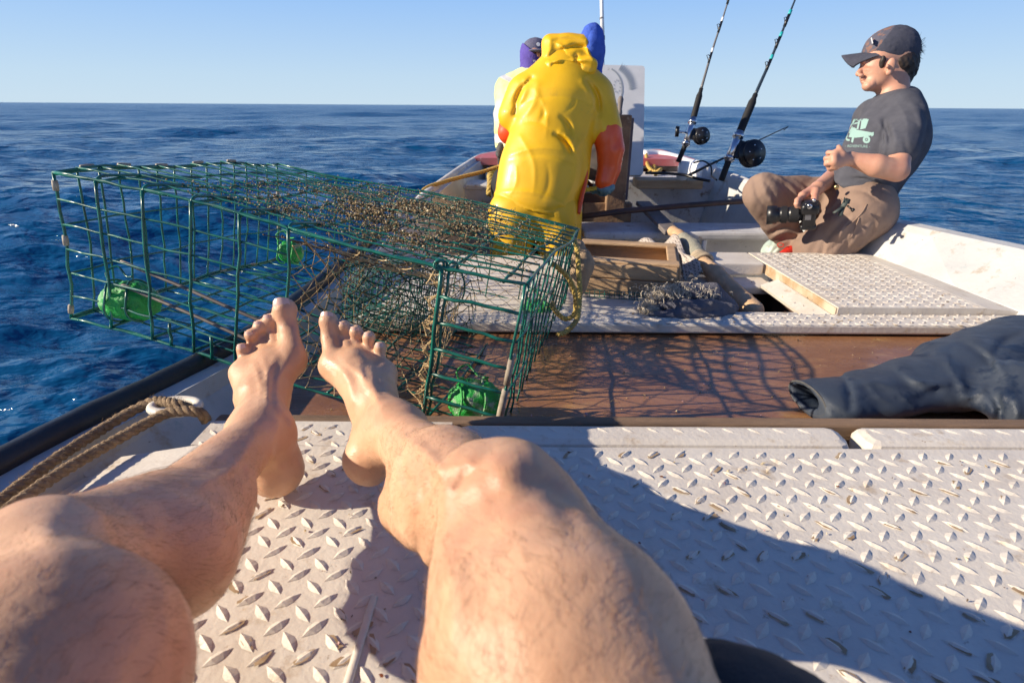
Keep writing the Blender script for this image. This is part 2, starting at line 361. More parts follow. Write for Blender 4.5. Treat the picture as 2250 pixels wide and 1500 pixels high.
slate = M('slate_nylon', (.042, .055, .078), (.034, .045, .066), 12, .45, .65, .25, 500, stains=[((.012, .022, .045), 9, .54, .60)])
slate_in = M('grey_lining', (.10, .10, .10), (.06, .06, .06), 40, .8)
burlap = M('grey_net_cloth', (.33, .28, .26), (.22, .18, .17), 60, .9, bump=.9, bscale=350)
cloth_db = M('dark_blue_rag', (.10, .10, .13), (.17, .16, .17), 14, .92, bump=.6, bscale=300)
fray = M('pale_fray', (.66, .58, .46), (.50, .43, .33), 60, .95)
bag_m = M('pale_green_bag', (.50, .56, .48), (.36, .46, .42), 14, .5, stains=[((.30, .22, .14), 30, .62, .7)])
teal = M('teal_wrap', (.02, .42, .42), None, rough=.4)
# ------------------------------------------------------------------ the sea
SEA = -0.80
def make_sea():
    na = 860; ang = np.radians(np.linspace(-105, 105, na)); r = [.9]
    while r[-1] < 26000: r.append(r[-1]*(1.0095 if r[-1] < 60 else 1.0095+min(.08, (r[-1]-60)/9000)))
    r = np.array(r); Rg, Ag = np.meshgrid(r, ang, indexing='ij')
    X = Rg*np.sin(Ag); Y = Rg*np.cos(Ag)-.6; sp = np.maximum(Rg*(ang[1]-ang[0]), Rg*.0095)
    Z = np.zeros_like(X); DX = np.zeros_like(X); DY = np.zeros_like(X); rng = np.random.default_rng(5)
    for i in range(120):
        lam = .22*(22/.22)**(rng.random()**1.15); th = math.radians(-78+rng.normal()*26) if i % 4 else rng.uniform(0, 6.28)
        a = .0068*lam**.74*rng.uniform(.4, 1.35); k = 2*math.pi/lam; kx, ky = k*math.cos(th), k*math.sin(th)
        p = kx*X+ky*Y+rng.uniform(0, 6.28); w = np.clip((lam/sp-3)/3, 0, 1)
        Z += a*w*np.cos(p); s_ = a*w*np.sin(p)*.9; DX -= s_*math.cos(th); DY -= s_*math.sin(th)
    grp = .65+.35*np.sin(X*.31+Y*.17+1)*np.sin(Y*.23-X*.11)
    Z *= grp; V = np.stack([X+DX, Y+DY, SEA+Z], -1).reshape(-1, 3); nr = len(r)
    i = np.arange(nr-1)[:, None]*na+np.arange(na-1)[None, :]
    F = np.stack([i, i+1, i+na+1, i+na], -1).reshape(-1, 4)
    m = bpy.data.materials.new('sea_water'); m.use_nodes = True; nt = m.node_tree; b = nt.nodes['Principled BSDF']
    b.inputs['Specular IOR Level'].default_value = .35; b.inputs['Base Color'].default_value = (.003, .062, .165, 1); b.inputs['Roughness'].default_value = .07; b.inputs['IOR'].default_value = 1.33
    tc = nt.nodes.new('ShaderNodeTexCoord'); prev = None
    for sc, st, dist, sq in ((.8, .9, .34, (1, 1.9, 1)), (2.3, .85, .13, (1, 1.7, 1)), (7., .7, .036, (1, 1.5, 1)), (24., .4, .007, (1, 1.3, 1))):
        mp = nt.nodes.new('ShaderNodeMapping'); mp.inputs['Scale'].default_value = sq; nt.links.new(tc.outputs['Object'], mp.inputs[0])
        n = nt.nodes.new('ShaderNodeTexNoise'); n.inputs['Scale'].default_value = sc; n.inputs['Detail'].default_value = 3; n.inputs['Distortion'].default_value = .4; nt.links.new(mp.outputs[0], n.inputs['Vector'])
        bp = nt.nodes.new('ShaderNodeBump'); bp.inputs['Strength'].default_value = st; bp.inputs['Distance'].default_value = dist; nt.links.new(n.outputs['Fac'], bp.inputs['Height'])
        if prev: nt.links.new(prev.outputs[0], bp.inputs['Normal'])
        prev = bp
    nt.links.new(prev.outputs[0], b.inputs['Normal'])
    ln = nt.nodes.new('ShaderNodeVectorMath'); ln.operation = 'LENGTH'; nt.links.new(tc.outputs['Object'], ln.inputs[0])      # ripples too fine to model far from the boat
    ro = nt.nodes.new('ShaderNodeMapRange'); ro.inputs['From Min'].default_value = 4; ro.inputs['From Max'].default_value = 90; ro.inputs['To Min'].default_value = .07; ro.inputs['To Max'].default_value = .22; nt.links.new(ln.outputs['Value'], ro.inputs['Value']); nt.links.new(ro.outputs[0], b.inputs['Roughness'])
    o = link_mesh('sea', V, F[:, ::-1].copy(), m, None, True, loc=(0, 0, SEA)); o['kind'] = 'structure'
make_sea()

# ------------------------------------------------------------------ the boat
boat = thing('fishing_boat', 'weathered white open fishing boat with tread plate deck and black rubber rail', 'boat', (.5, 1., -.85))
GLp = np.array([(-.80, -1.3, 0), (-.745, .3, 0), (-.70, .66, -.01), (-.655, .92, -.03), (-.605, 1.2, -.05), (-.555, 1.6, -.035), (-.50, 2.1, 0), (-.415, 2.84, .06), (-.33, 3.6, .09), (-.24, 4.2, .12), (.02, 4.8, .125), (.47, 5.35, .13)])
GRp = np.array([(1.85, -1.3, -.05), (1.70, 1.3, -.05), (1.62, 1.75, -.05), (1.50, 2.24, -.03), (1.47, 2.5, -.02), (1.42, 2.8, .02), (1.32, 3.3, .07), (1.19, 4.3, .12), (.92, 4.9, .125), (.47, 5.351, .13)])
def gl(y): return np.array([np.interp(y, GLp[:, 1], GLp[:, 0]), y, np.interp(y, GLp[:, 1], GLp[:, 2])])
def gr(y): return np.array([np.interp(y, GRp[:, 1], GRp[:, 0]), y, np.interp(y, GRp[:, 1], GRp[:, 2])])
def hull():
    V = []; ys = list(np.arange(-1.3, 5.31, .12))+[5.345]
    for y in ys:
        a, b = gl(y), gr(y); w = b[0]-a[0]; t = max(0, (y-3.0)/2.35); fz = -.60+.62*t**1.7; kz = -.95+1.0*t**1.8; c = (a[0]+b[0])/2
        i1, i2 = min(.05, w*.12), min(.20, w*.36); o1 = min(.13, w*.3)
        V += [(a[0]-.02, y, a[2]), (a[0]+o1, y, kz*.75-.05*(1-t)), (c, y, kz), (b[0]-o1, y, kz*.75-.05*(1-t)), (b[0]+.02, y, b[2]), (b[0]-i1, y, b[2]), (b[0]-i2, y, fz), (a[0]+i2, y, fz), (a[0]+i1, y, a[2])]
    n = 9; F = []
    for i in range(len(ys)-1):
        for k in range(n): F.append((i*n+k, (i+1)*n+k, (i+1)*n+(k+1) % n, i*n+(k+1) % n))
    F.append((0, 1, 2, 3, 4, 5, 6, 7, 8)); e = (len(ys)-1)*n; F.append(tuple(range(e+8, e-1, -1)))
    return link_mesh('hull', V, F, white_hull, boat)
hull()
mb = MB(); ys = np.linspace(-1.2, 2.35, 70)
pts = spline([gl(y)+np.array([-.012, 0, .004]) for y in np.linspace(-1.2, 2.35, 16)], 6)
mb.tube(pts, [.023+.0016*math.sin(i*.9)*(i % 3 == 0) for i in range(len(pts))], 14); mb.build('rub_rail', black_rub, boat, True)
mb = MB(); mb.tube([gl(y)+np.array([0, 0, -.002]) for y in np.linspace(2.3, 5.3, 24)], .024, 8); mb.build('left_gunwale_cap', old_white, boat, True)
mb = MB(); mb.tube([gr(y)+np.array([-.02, 0, -.006]) for y in np.linspace(2.26, 5.3, 24)], .030, 8); mb.build('right_gunwale_cap', old_white, boat, True)
# tread plate
def lug(mb, x, y, z, a, L, W, h, jit=1.):
    ca, sa = math.cos(a), math.sin(a)
    P = [(-L/2, 0, -.0005), (-L*.12, -W/2, -.0005), (L*.12, -W/2, -.0005), (L/2, 0, -.0005), (L*.12, W/2, -.0005), (-L*.12, W/2, -.0005), (-L*.2, 0, h), (L*.2, 0, h)]
    V = [(x+p[0]*ca-p[1]*sa, y+p[0]*sa+p[1]*ca, z+p[2]) for p in P]
    mb.add(V, [(0, 1, 6), (1, 2, 7, 6), (2, 3, 7), (3, 4, 7), (4, 5, 6, 7), (5, 0, 6)])
def tread(mb, x0, x1, y0, y1, z, dx, dy, ok=lambda x, y: True, L=.0275, W=.0108, h=.0020, seed=1):
    rg = random.Random(seed); j = 0; y = y0
    while y < y1:
        for k in range(2):
            x = x0+dx*.5*k; yy = y+dy*.5*k
            while x < x1:
                if yy < y1 and ok(x, yy):
                    jx, jy = rg.gauss(0, .0007), rg.gauss(0, .0007); a = math.radians(45 if k else -45)+rg.gauss(0, .05)
                    if rg.random() < .20:      # grime caught against one side of the lug
                        mb.cm = 1; px_, py_ = x+jx+rg.gauss(0, .002), y*0+yy+jy-rg.uniform(.0005, .0025)
                        n = 8; V = [(px_, py_, z+.0009)]; aa = a+rg.gauss(0, .2)
                        for q in range(n):
                            t = 2*math.pi*q/n; rr_ = rg.uniform(.45, 1.0); u_, v_ = L*.50*math.cos(t)*rr_, W*.46*math.sin(t)*rr_
                            V.append((px_+u_*math.cos(aa)-v_*math.sin(aa), py_+u_*math.sin(aa)+v_*math.cos(aa), z+.0006))
                        mb.add(V, [(0, 1+q, 1+(q+1) % n) for q in range(n)]); mb.cm = 0
                    if rg.random() < .05:
                        mb.cm = 2; px_, py_ = x+rg.gauss(0, .009), yy+rg.gauss(0, .007); s_ = rg.uniform(.0008, .0024); n = 7
                        mb.add([(px_+s_*math.cos(q*6.28/n)*rg.uniform(.6, 1.6), py_+s_*math.sin(q*6.28/n)*rg.uniform(.6, 1.2), z+.0012) for q in range(n)], [tuple(range(n))]); mb.cm = 0
                    lug(mb, x+jx, yy+jy, z, a, L*rg.uniform(.92, 1.06), W*rg.uniform(.85, 1.1), h*rg.uniform(.8, 1.1))
                x += dx
        y += dy
specks = [dirt, rust, M('flaked_black', (.03, .03, .035), None, rough=.8)]
# stern platform: top sheet with a gutter to the left, treads within
mb = MB()
def edge_x(y): return float(np.interp(y, [-1.2, .40, .60, .74, .78], [-.62, -.55, -.53, -.50, -.46]))
ysn = [-1.2, -.6, 0, .3, .45, .6, .66, .705]
V = []; F = []
for y in ysn:
    a = gl(y); V += [(a[0]+.03, y, a[2]-.035), (a[0]+.075, y, a[2]-.045), (a[0]+.12, y, -.022), (edge_x(y)+.05, y, -.001), (1.75, y, 0)]
n = 5
for i in range(len(ysn)-1):
    for k in range(n-1): F.append((i*n+k, i*n+k+1, (i+1)*n+k+1, (i+1)*n+k))
k = len(V); V += [(v[0], v[1], v[2]-.03) for v in V[-5:]]; F += [(k-5+i, k-4+i, k+1+i, k+i) for i in range(4)]
plat = link_mesh('stern_platform', V, F, white_deck, boat)
for i, p in enumerate(plat.data.polygons): p.use_smooth = False
mb = MB(); tread(mb, -.55, 1.1, .02, .700, 0., .0385, .0325, ok=lambda x, y: x > edge_x(y)+.06)
mb.build('tread_pattern', [white_deck]+specks[:2], boat)
mb = MB(); mb.box((-.28, .741, -.0165), (.375, .068, .03)); mb.build('platform_lip', white_deck, boat)
mb = MB(); tread(mb, -.45, -.10, .708, .77, -.0015, .0385, .0325, seed=9); mb.build('lip_tread', [white_deck]+specks[:2], boat)
# seam in the platform between the feet, and its raised edge
mb = MB(); A = Uz(765, 1500, 0); B = Uz(800, 1385, 0); C2 = Uz(730, 1600, 0)
mb.tube([C2+[0, 0, .001], A+[0, 0, .001], B+[0, 0, .001], Uz(822, 1310, 0)+[0, 0, .0]], .004, 8, flat=.5); mb.build('panel_seam', white_deck, boat, True)
# rounded edge blocks
def block(x0, x1, y0, y1, z0, z1, name, mt):
    mb = MB(); mb.box(((x0+x1)/2, (y0+y1)/2, (z0+z1)/2), (x1-x0, y1-y0, z1-z0), bev=.014)
    for x in np.arange(x0+.03, x1-.02, .0385):
        lug(mb, x, (y0+y1)/2+.008, z1, math.radians(-42), .026, .009, .0015)
    return mb.build(name, mt, boat, False)
xb = Uz(1872, 970, 0)[0]; xc = Uz(1905, 970, 0)[0]
block(Uz(1000, 960, 0)[0], xb, .712, .772, -.055, .001, 'edge_block', white_deck); block(xc, 1.55, .712, .772, -.055, .001, 'edge_block', white_deck)
mb = MB(); mb.box((.5, .789, -.035), (1.94, .026, .062), bev=.004); mb.build('timber_batten', wood_edge, boat)
mb = MB(); mb.box((.5, .735, -.075), (1.9, .11, .03)); mb.build('batten_support', wood_edge, boat)
mb = MB(); mb.box((.5, 1.19, -.124), (2.16, .80, .02)); mb.build('plywood_floor', plywood, boat)
# sloping liner from the left gunwale down to the plywood
V = []; F = []; ysl = list(np.arange(.70, 2.4, .1))
for y in ysl:
    a = gl(y); V += [(a[0]+.018, y, a[2]-.004), (a[0]+.045, y, a[2]-.02), (a[0]+.14, y, -.14), (a[0]+.16, y, -.6)]
for i in range(len(ysl)-1):
    for k in range(3): F.append((i*4+k, i*4+k+1, i*4+k+5, i*4+k+4))
link_mesh('side_liner', V, F, white_hull, boat)
# mid deck with open hatch
mb = MB()
for (x0, x1, y0, y1, z, th) in ((-.47, 1.46, 1.425, 1.515, -.08, .028), (-.45, .50, 1.515, 2.17, -.08, .04), (.50, .905, 1.88, 2.0, -.112, .03)):
    mb.box(((x0+x1)/2, (y0+y1)/2, z-th/2), (x1-x0, y1-y0, th), bev=.006)
mb.build('mid_deck', white_deck, boat)
mb = MB(); mb.box((.69, 2.08, -.083), (.43, .17, .045), bev=.006); mb.build('cross_plank', white_deck, boat)
mb = MB(); mb.slab([(.85, 1.525, -.105), (.905, 1.525, -.085), (.905, 1.875, -.085), (.85, 1.875, -.105)], .012); mb.box((.655, 1.527, -.093), (.31, .012, .02)); mb.build('hatch_flange', white_deck, boat)
mb = MB(); mb.box((.70, 1.72, -.35), (.42, .42, .02)); mb.box((.50, 1.72, -.23), (.01, .42, .25)); mb.box((.70, 1.93, -.24), (.42, .01, .24)); mb.box((.91, 1.72, -.24), (.01, .42, .24)); mb.box((.70, 1.52, -.24), (.42, .01, .24)); mb.build('hatch_well', wood_dark, boat)  # dark timber colour here stands in for shade inside the open hatch
mb = MB(); V0 = (.915, 1.40, 1.517, 2.165)
mb.slab([(.918, 1.517, -.062), (1.33, 1.517, -.062), (1.33, 2.165, -.062), (.912, 2.165, -.062)], .04)
mb.slab([(1.331, 1.517, -.062), (1.47, 1.517, -.075), (1.47, 2.165, -.07), (1.331, 2.165, -.062)], .04)
mb.build('hatch_cover', white_deck, boat)
mb = MB(); mb.box((.9155, 1.84, -.083), (.004, .64, .036)); mb.build('hatch_cover_edge', M('brown_stained_edge', (.60, .50, .38), (.38, .25, .13), 14, .8), boat)
mb = MB(); tread(mb, .94, 1.33, 1.53, 2.15, -.062, .034, .030, L=.022, W=.011, h=.0022, seed=4); tread(mb, .42, 1.38, 1.432, 1.512, -.08, .034, .030, L=.022, W=.011, h=.0022, seed=5)
tread(mb, -.4, .42, 1.432, 1.512, -.08, .034, .030, L=.022, W=.011, h=.0022, seed=6)
mb.build('mid_tread_pattern', [white_deck]+specks[:2], boat)
# raised right coaming
V = []; F = []; ysc = [-1.2, -.4, .4, 1.0, 1.3, 1.5, 1.75, 2.0, 2.236]
for y in ysc:
    xt = np.interp(y, [-1.2, 1.75, 2.236], [1.88, 1.585, 1.452]); xbm = np.interp(y, [-1.2, 1.484, 2.17, 2.236], [1.75, 1.42, 1.365, 1.36])
    V += [(xbm, y, -.10), (xbm+.012, y, -.068), (xt-.035, y, .035), (xt-.008, y, .055), (xt+.05, y, .057), (xt+.075, y, .045), (xt+.09, y, -.2)]
for i in range(len(ysc)-1):
    for k in range(6): F.append((i*7+k, i*7+k+1, (i+1)*7+k+1, (i+1)*7+k))
e = (len(ysc)-1)*7; F.append(tuple(range(e, e+7)))
o = link_mesh('side_coaming', V, F, white_hull, boat)
mb = MB(); c = Ud(1925, 491, 2.25); mb.tube([(1.462, 2.205, .045), (1.462, 2.205, .063)], .028, 18); mb.build('rod_socket', white_hull, boat, True)
# thwart, its front panel, forward bulkhead and deck
mb = MB(); mb.box((.88, 2.85, -.12), (1.08, .26, .04), bev=.012); mb.build('thwart', old_white, boat)
mb = MB(); mb.box((.88, 2.78, -.37), (1.04, .03, .46)); mb.build('thwart_panel', old_white, boat)
mb = MB(); mb.box((.93, 2.735, -.20), (.022, .02, .13), bev=.006); mb.build('panel_cleat', white_p, boat)
def wall(x0, x1, y, z0, z1, th, name, mt, bev=.008):
    mb = MB(); mb.box(((x0+x1)/2, y, (z0+z1)/2), (x1-x0, th, z1-z0), bev=bev); return mb.build(name, mt, boat)
wall(-.30, .42, 3.42, -.6, .02, .05, 'bulkhead', old_white); wall(-.28, .44, 3.52, .0, .03, .26, 'bulkhead_shelf', old_white)
wall(.50, 1.30, 3.60, -.6, .045, .06, 'forward_bulkhead', old_white); wall(.48, 1.32, 3.79, .015, .05, .40, 'forward_deck', old_white, .012)
wall(.55, 1.20, 3.32, -.6, -.22, .35, 'forward_step', old_white)
# bow deck and cuddy
V = []; F = []; ysb = [4.0, 4.2, 4.5, 4.8, 5.05, 5.25, 5.34]
for i, y in enumerate(ysb):
    a, b = gl(y), gr(y); z = a[2]+.02; V += [(a[0]+.005, y, z), ((a[0]+b[0])/2, y, z+.004), (b[0]-.005, y, z), (a[0]+.005, y, z-.045), ((a[0]+b[0])/2, y, z-.04), (b[0]-.005, y, z-.045)]
for i in range(len(ysb)-1):
    for (k, l) in ((0, 1), (1, 2), (4, 3), (5, 4), (3, 0), (2, 5)): F.append((i*6+k, i*6+l, i*6+6+l, i*6+6+k))
F.append((0, 3, 4, 5, 2, 1)); link_mesh('bow_deck', V, F, red_paint, boat)
wall(-.12, .0, 4.05, -.5, .09, .04, 'cuddy_post', old_white); wall(-.1, 1.2, 4.3, -.6, .10, .03, 'cuddy_shade_panel', M('red_inside_shade', (.06, .012, .012), None, rough=.8), 0)  # panel added with the darkness under the bow deck put into its colour
wall(-.18, -.02, 3.95, -.3, .07, .24, 'cuddy_side', old_white)
# bow rail pieces on the right
mb = MB(); p0, p1, p2 = Uz(1420, 372, .1), Uz(1505, 362, .1), Uz(1590, 388, .1)
mb.tube(spline([Ud(1412, 338, 4.1), Ud(1445, 334, 4.2), Ud(1476, 342, 4.1), Ud(1494, 350, 4.0)]), .033, 10, flat=.6); mb.build('bow_bulwark_cap', red_paint, boat, True)
mb = MB(); mb.tube(spline([Ud(1412, 350, 4.05), Ud(1445, 350, 4.1), Ud(1480, 358, 4.0), Ud(1512, 370, 3.8), Ud(1560, 380, 3.5)]), .05, 10, flat=1.3); mb.build('bow_bulwark', white_p, boat, True)

# loose planks and timber on the forward deck
mb = MB(); a = Ud(1395, 403, 3.35); b = Ud(1536, 401, 3.35); mb.box((a+b)/2, (abs(b[0]-a[0]), .16, .05), bev=.006)
tag(mb.build('timber_plank', wood_crate, None), 'short weathered timber plank lying under the white board on the forward deck', 'plank')
# two plates of rope lying along the left gutter
def rope_pts(pts, n=10): return spline(pts, n)
def twisted(mb, pts, r, strands=3, pitch=.035, n=6, fuzz=0):
    P = np.asarray(pts); seg = np.linalg.norm(np.diff(P, axis=0), axis=1); s = np.concatenate([[0], np.cumsum(seg)]); m = int(s[-1]/(pitch/7))+2
    ss = np.linspace(0, s[-1], m); Q = np.stack([np.interp(ss, s, P[:, i]) for i in range(3)], 1); T = np.gradient(Q, axis=0); T /= np.linalg.norm(T, axis=1, keepdims=True)+1e-9
    up = np.tile([0.03, .02, 1.], (m, 1)); N = np.cross(T, up); N /= np.linalg.norm(N, axis=1, keepdims=True)+1e-9; B = np.cross(T, N)
    for k in range(strands):
        a = ss/pitch*2*math.pi+2*math.pi*k/strands; C = Q+(N*np.cos(a)[:, None]+B*np.sin(a)[:, None])*r*.52; mb.tube(C, r*.56, n)
    for k in range(int(fuzz*s[-1])):
        i = random.randrange(1, m-1); d = nrm(RNG.normal(size=3)); d[2] = abs(d[2]); p = Q[i]+d*r*.9; mb.tube([p, p+d*r*.35+RNG.normal(size=3)*.001, p+d*r*.45+RNG.normal(size=3)*.002], .0002, 3, cap=False)
mb = MB(); rp = [(-60, 1150, -.005), (20, 1085, -.004), (120, 1010, -.006), (220, 945, -.008), (290, 903, .0), (340, 882, .01), (385, 887, .018), (410, 895, .012), (430, 907, .0)]
r1 = rope_pts([Uz(x, y, z+.004) for x, y, z in rp])
r2 = rope_pts([Uz(x, y, z+.004) for x, y, z in [(-60, 1190, 0), (30, 1110, 0), (130, 1040, 0), (240, 975, .0), (330, 925, .006), (375, 905, .012), (425, 903, .014), (445, 912, .004), (452, 922, -.01)]])
twisted(mb, r1, .0085, fuzz=700); twisted(mb, r2, .0085, fuzz=700)
tag(mb.build('mooring_rope', rope_t, None, True), 'doubled tan fibre rope lying along the left gunwale beside the black rail', 'rope')
# cleat loop the rope passes through
mb = MB(); cc = Uz(385, 893, .012); mb.tube([cc+np.array([.036*math.cos(t), .022*math.sin(t), .0]) for t in np.linspace(0, 2*math.pi, 25)[:-1]], .0075, 8, closed=True); mb.build('rope_fairlead', white_deck, boat, True)
# yellow mooring line at the left bow
mb = MB(); twisted(mb, spline([Ud(925, 425, 2.78), Ud(942, 411, 2.83), Ud(1000, 393, 2.95), Ud(1060, 378, 3.05), Ud(1110, 362, 3.1)]), .011, pitch=.06)
tag(mb.build('taut_line', rope_y, None, True), 'taut yellow rope running from the left gunwale to the yellow jacket', 'rope')
mb = MB(); twisted(mb, spline([Ud(1074, 430, 3.2), Ud(1078, 405, 3.2), Ud(1078, 385, 3.25), Ud(1088, 372, 3.3), Ud(1096, 385, 3.3), Ud(1092, 410, 3.25)]), .02, pitch=.09)
twisted(mb, spline([Ud(1084, 395, 3.2), Ud(1086, 440, 3.15), Ud(1084, 470, 3.1)]), .014, pitch=.08)
tag(mb.build('rope_hank', rope_d, None, True), 'knotted dirty yellow rope hanging on the white bulkhead left of the yellow jacket', 'rope')

# ------------------------------------------------------------------ the lobster trap
TR_T = np.array([-.942, 1.139, -.425+CAMH]); _r = (-.059, .161, -.251)
def rotm(rx, ry, rz):
    cx, sx, cy, sy, cz, sz = math.cos(rx), math.sin(rx), math.cos(ry), math.sin(ry), math.cos(rz), math.sin(rz)
    return np.array([[cz, -sz, 0], [sz, cz, 0], [0, 0, 1]])@np.array([[cy, 0, sy], [0, 1, 0], [-sy, 0, cy]])@np.array([[1, 0, 0], [0, cx, -sx], [0, sx, cx]])
TR_R = rotm(*_r); TRL, TRW, TRH = .951, .705, .3048
def TL(u, v, w):   # slight sag of the worn panels
    s = math.sin
    w2 = w+(.006*s(u*7+v*5)+.004*s(v*17+u*3))*(1 if w > .28 else .6)
    v2 = v+.005*s(u*9+w*14); u2 = u+.004*s(v*11+w*9)
    return TR_R@np.array([u2, v2, w2])+TR_T
trap = thing('lobster_trap', 'large green wire mesh lobster trap with crusted top propped on the left gunwale', 'trap', TL(.5, .35, 0))
def wire(mb, a, b, r, n=12, sides=6, wob=.0012):
    P = []
    for i in range(n+1):
        t = i/n; p = TL(*(np.array(a)*(1-t)+np.array(b)*t)); 
        if 0 < i < n: p = p+RNG.normal(size=3)*wob
        P.append(p)
    mb.tube(P, r, sides)
W1, W2 = .0021, .0030
gv = [k*TRW/14 for k in range(15)]; gu = [min(k*.1016, TRL) for k in range(10)]; gw = [k*TRH/6 for k in range(7)]
mb = MB()
for i, v in enumerate(gv): wire(mb, (0, v, TRH+.002*(i % 2)), (TRL, v, TRH+.002*(i % 2)), W2 if i in (0, 14) else W1, 24)
for u in gu: wire(mb, (u, 0, TRH-.004), (u, TRW, TRH-.004), W2, 16)
mb.build('top_panel', grn_wire, trap, True)
mb = MB()
for v in gv: wire(mb, (0, v, 0), (TRL, v, 0), W1, 18)
for u in gu: wire(mb, (u, 0, .004), (u, TRW, .004), W2, 12)
mb.build('bottom_panel', grn_wire, trap, True)
mb = MB()
for k, w in enumerate(gw): wire(mb, (0, 0, w), (.508, 0, w), W2 if k in (0, 6) else W1*1.1, 12)
for u in gu[1:6]: wire(mb, (u, -.003, 0), (u, -.003, TRH), W2, 8); mb.tube(spline([TL(u, -.003, TRH-.012), TL(u, .004, TRH+.004), TL(u, .03, TRH+.005), TL(u, .12, TRH)]), W2, 6)
for u, w in ((.25, .05), (.35, .05)): wire(mb, (u, -.004, 0), (u, -.004, .05), W2, 3)
mb.build('front_panel', grn_wire, trap, True)
mb = MB(); UP = .805
wire(mb, (UP, 0, 0), (UP, 0, TRH), .0042, 8); wire(mb, (.508, 0, TRH), (TRL, 0, TRH), .0030, 10); wire(mb, (UP+.008, .004, 0), (UP+.012, .004, TRH), .0028, 8)
wire(mb, (.508, 0, 0), (TRL, 0, 0), .0027, 10)
for w in gw[1:6]: wire(mb, (UP, 0, w), (TRL, 0, w), .0032, 5)
for (du, dv) in ((0, 0), (.018, .004), (-.004, -.004)):
    c = TL(UP+du, dv, TRH+.004); mb.tube([c+np.array([.008*math.cos(t), .004*math.sin(t*1.3), .008*math.sin(t)]) for t in np.linspace(0, 9, 30)], .0022, 6)
mb.build('door_frame', grn_wire, trap, True)
mb = MB()
for k, w in enumerate(gw): wire(mb, (0, TRW, w), (TRL, TRW, w), W2 if k in (0, 6) else W1, 14)
for u in gu[1:]: wire(mb, (u, TRW, 0), (u, TRW, TRH), W1, 6)
mb.build('back_panel', grn_wire, trap, True)
for (u, nm) in ((0, 0), (TRL, 1)):
    mb = MB()
    for i, v in enumerate(gv): wire(mb, (u, v, 0), (u, v, TRH), W2 if i in (0, 14) else W1*1.1, 8)
    for w in (0, .1016, .2032, TRH): wire(mb, (u+.003, 0, w), (u+.003, TRW, w), W1 if 0 < w < .3 else W2, 12)
    mb.build('end_panel', grn_wire, trap, True)
for (a, b) in (((.115, .02, .145), (.50, .03, .09)), ((.115, .015, .095), (.50, .02, .045))):
    mb = MB(); wire(mb, a, b, .0036, 6, 8, .0004); mb.build('ballast_rod', rebar, trap, True)
# painted ballast lumps
def lump(u, v, w, rr, seed):
    c = TL(u, v, w); S = Sculpt(c-.085, c+.085, .0032); S.ell(c, rr, .01); S.ell(c+np.array([.02, .01, -.008]), (rr[0]*.7, rr[1]*.8, rr[2]*.75), .02); S.noise(.0022, .03, seed=seed); S.noise(.0010, .008, seed=seed+1)
    o = S.build('weight', lime, trap)
    mb = MB()
    for s_ in (-1, 1): mb.tube([c+np.array([s_*.022+.004*math.sin(t*3), rr[1]*1.06*math.cos(t), rr[2]*1.06*math.sin(t)]) for t in np.linspace(0, 2*math.pi, 26)[:-1]], .0024, 6, closed=True)
    mb.tube(spline([c+np.array(p) for p in ((-.022, -.01, rr[2]*1.02), (-.03, .0, rr[2]+.02), (-.01, .01, rr[2]+.03), (.01, .0, rr[2]+.012), (.03, -.012, rr[2]+.014))]), .0022, 6)
    m2 = mb.build('binding_wire', lime if seed % 2 else grn_wire, o, True)
lump(.105, .035, .052, (.056, .042, .042), 2); lump(.07, .655, .05, (.034, .032, .034), 5); lump(.885, .045, .045, (.050, .040, .042), 7); lump(.885, .64, .05, (.05, .042, .04), 9)
# tan sleeves at corners
def clip(p, q, r=.0052):
    mb = MB(); mb.tube([TL(*p), TL(*(.5*(np.array(p)+np.array(q)))), TL(*q)], [r, r*1.1, r], 8); mb.build('clip', tan_clip, trap, True)
clip((0, 0, .27), (0, 0, .29)); clip((0, 0, .16), (0, 0, .18)); clip((0, 0, .012), (0, 0, .03)); clip((0, TRW, .2), (0, TRW, .22)); clip((0, TRW, .1), (0, TRW, .12))
for v in (.06, .15, .25, .36, .48): clip((0, v, TRH+.003), (0, v+.03, TRH+.003), .0036)
for v in (.2, .33, .45, .58): clip((0, v, .003), (0, v+.025, .003), .0036)
clip((TRL, 0, .02), (TRL, 0, .11), .006); clip((TRL, 0, .12), (TRL, 0, .17), .0055); clip((TRL-.0, .02, .17), (TRL, .0, .172), .005); clip((.51, 0, .12), (.51, 0, .15), .005)
# fine-mesh bait box
mb = MB(); bx0, bx1, by0, by1, bz0, bz1 = .47, .66, .30, .46, .03, .17
for u in np.arange(bx0, bx1, .014):
    for v in (by0, by1): wire(mb, (u, v, bz0), (u, v, bz1), .0011, 2, 4, 0)
    for w in (bz0, bz1): wire(mb, (u, by0, w), (u, by1, w), .0011, 2, 4, 0)
for w in np.arange(bz0, bz1, .014):
    for v in (by0, by1): wire(mb, (bx0, v, w), (bx1, v, w), .0011, 2, 4, 0)
    for u in (bx0, bx1): wire(mb, (u, by0, w), (u, by1, w), .0011, 2, 4, 0)
for v in np.arange(by0, by1, .014):
    for w in (bz0, bz1): wire(mb, (bx0, v, w), (bx1, v, w), .0011, 2, 4, 0)
    for u in (bx0, bx1): wire(mb, (u, v, bz0), (u, v, bz1), .0011, 2, 4, 0)
mb.build('bait_box', grn_wire, trap, True)
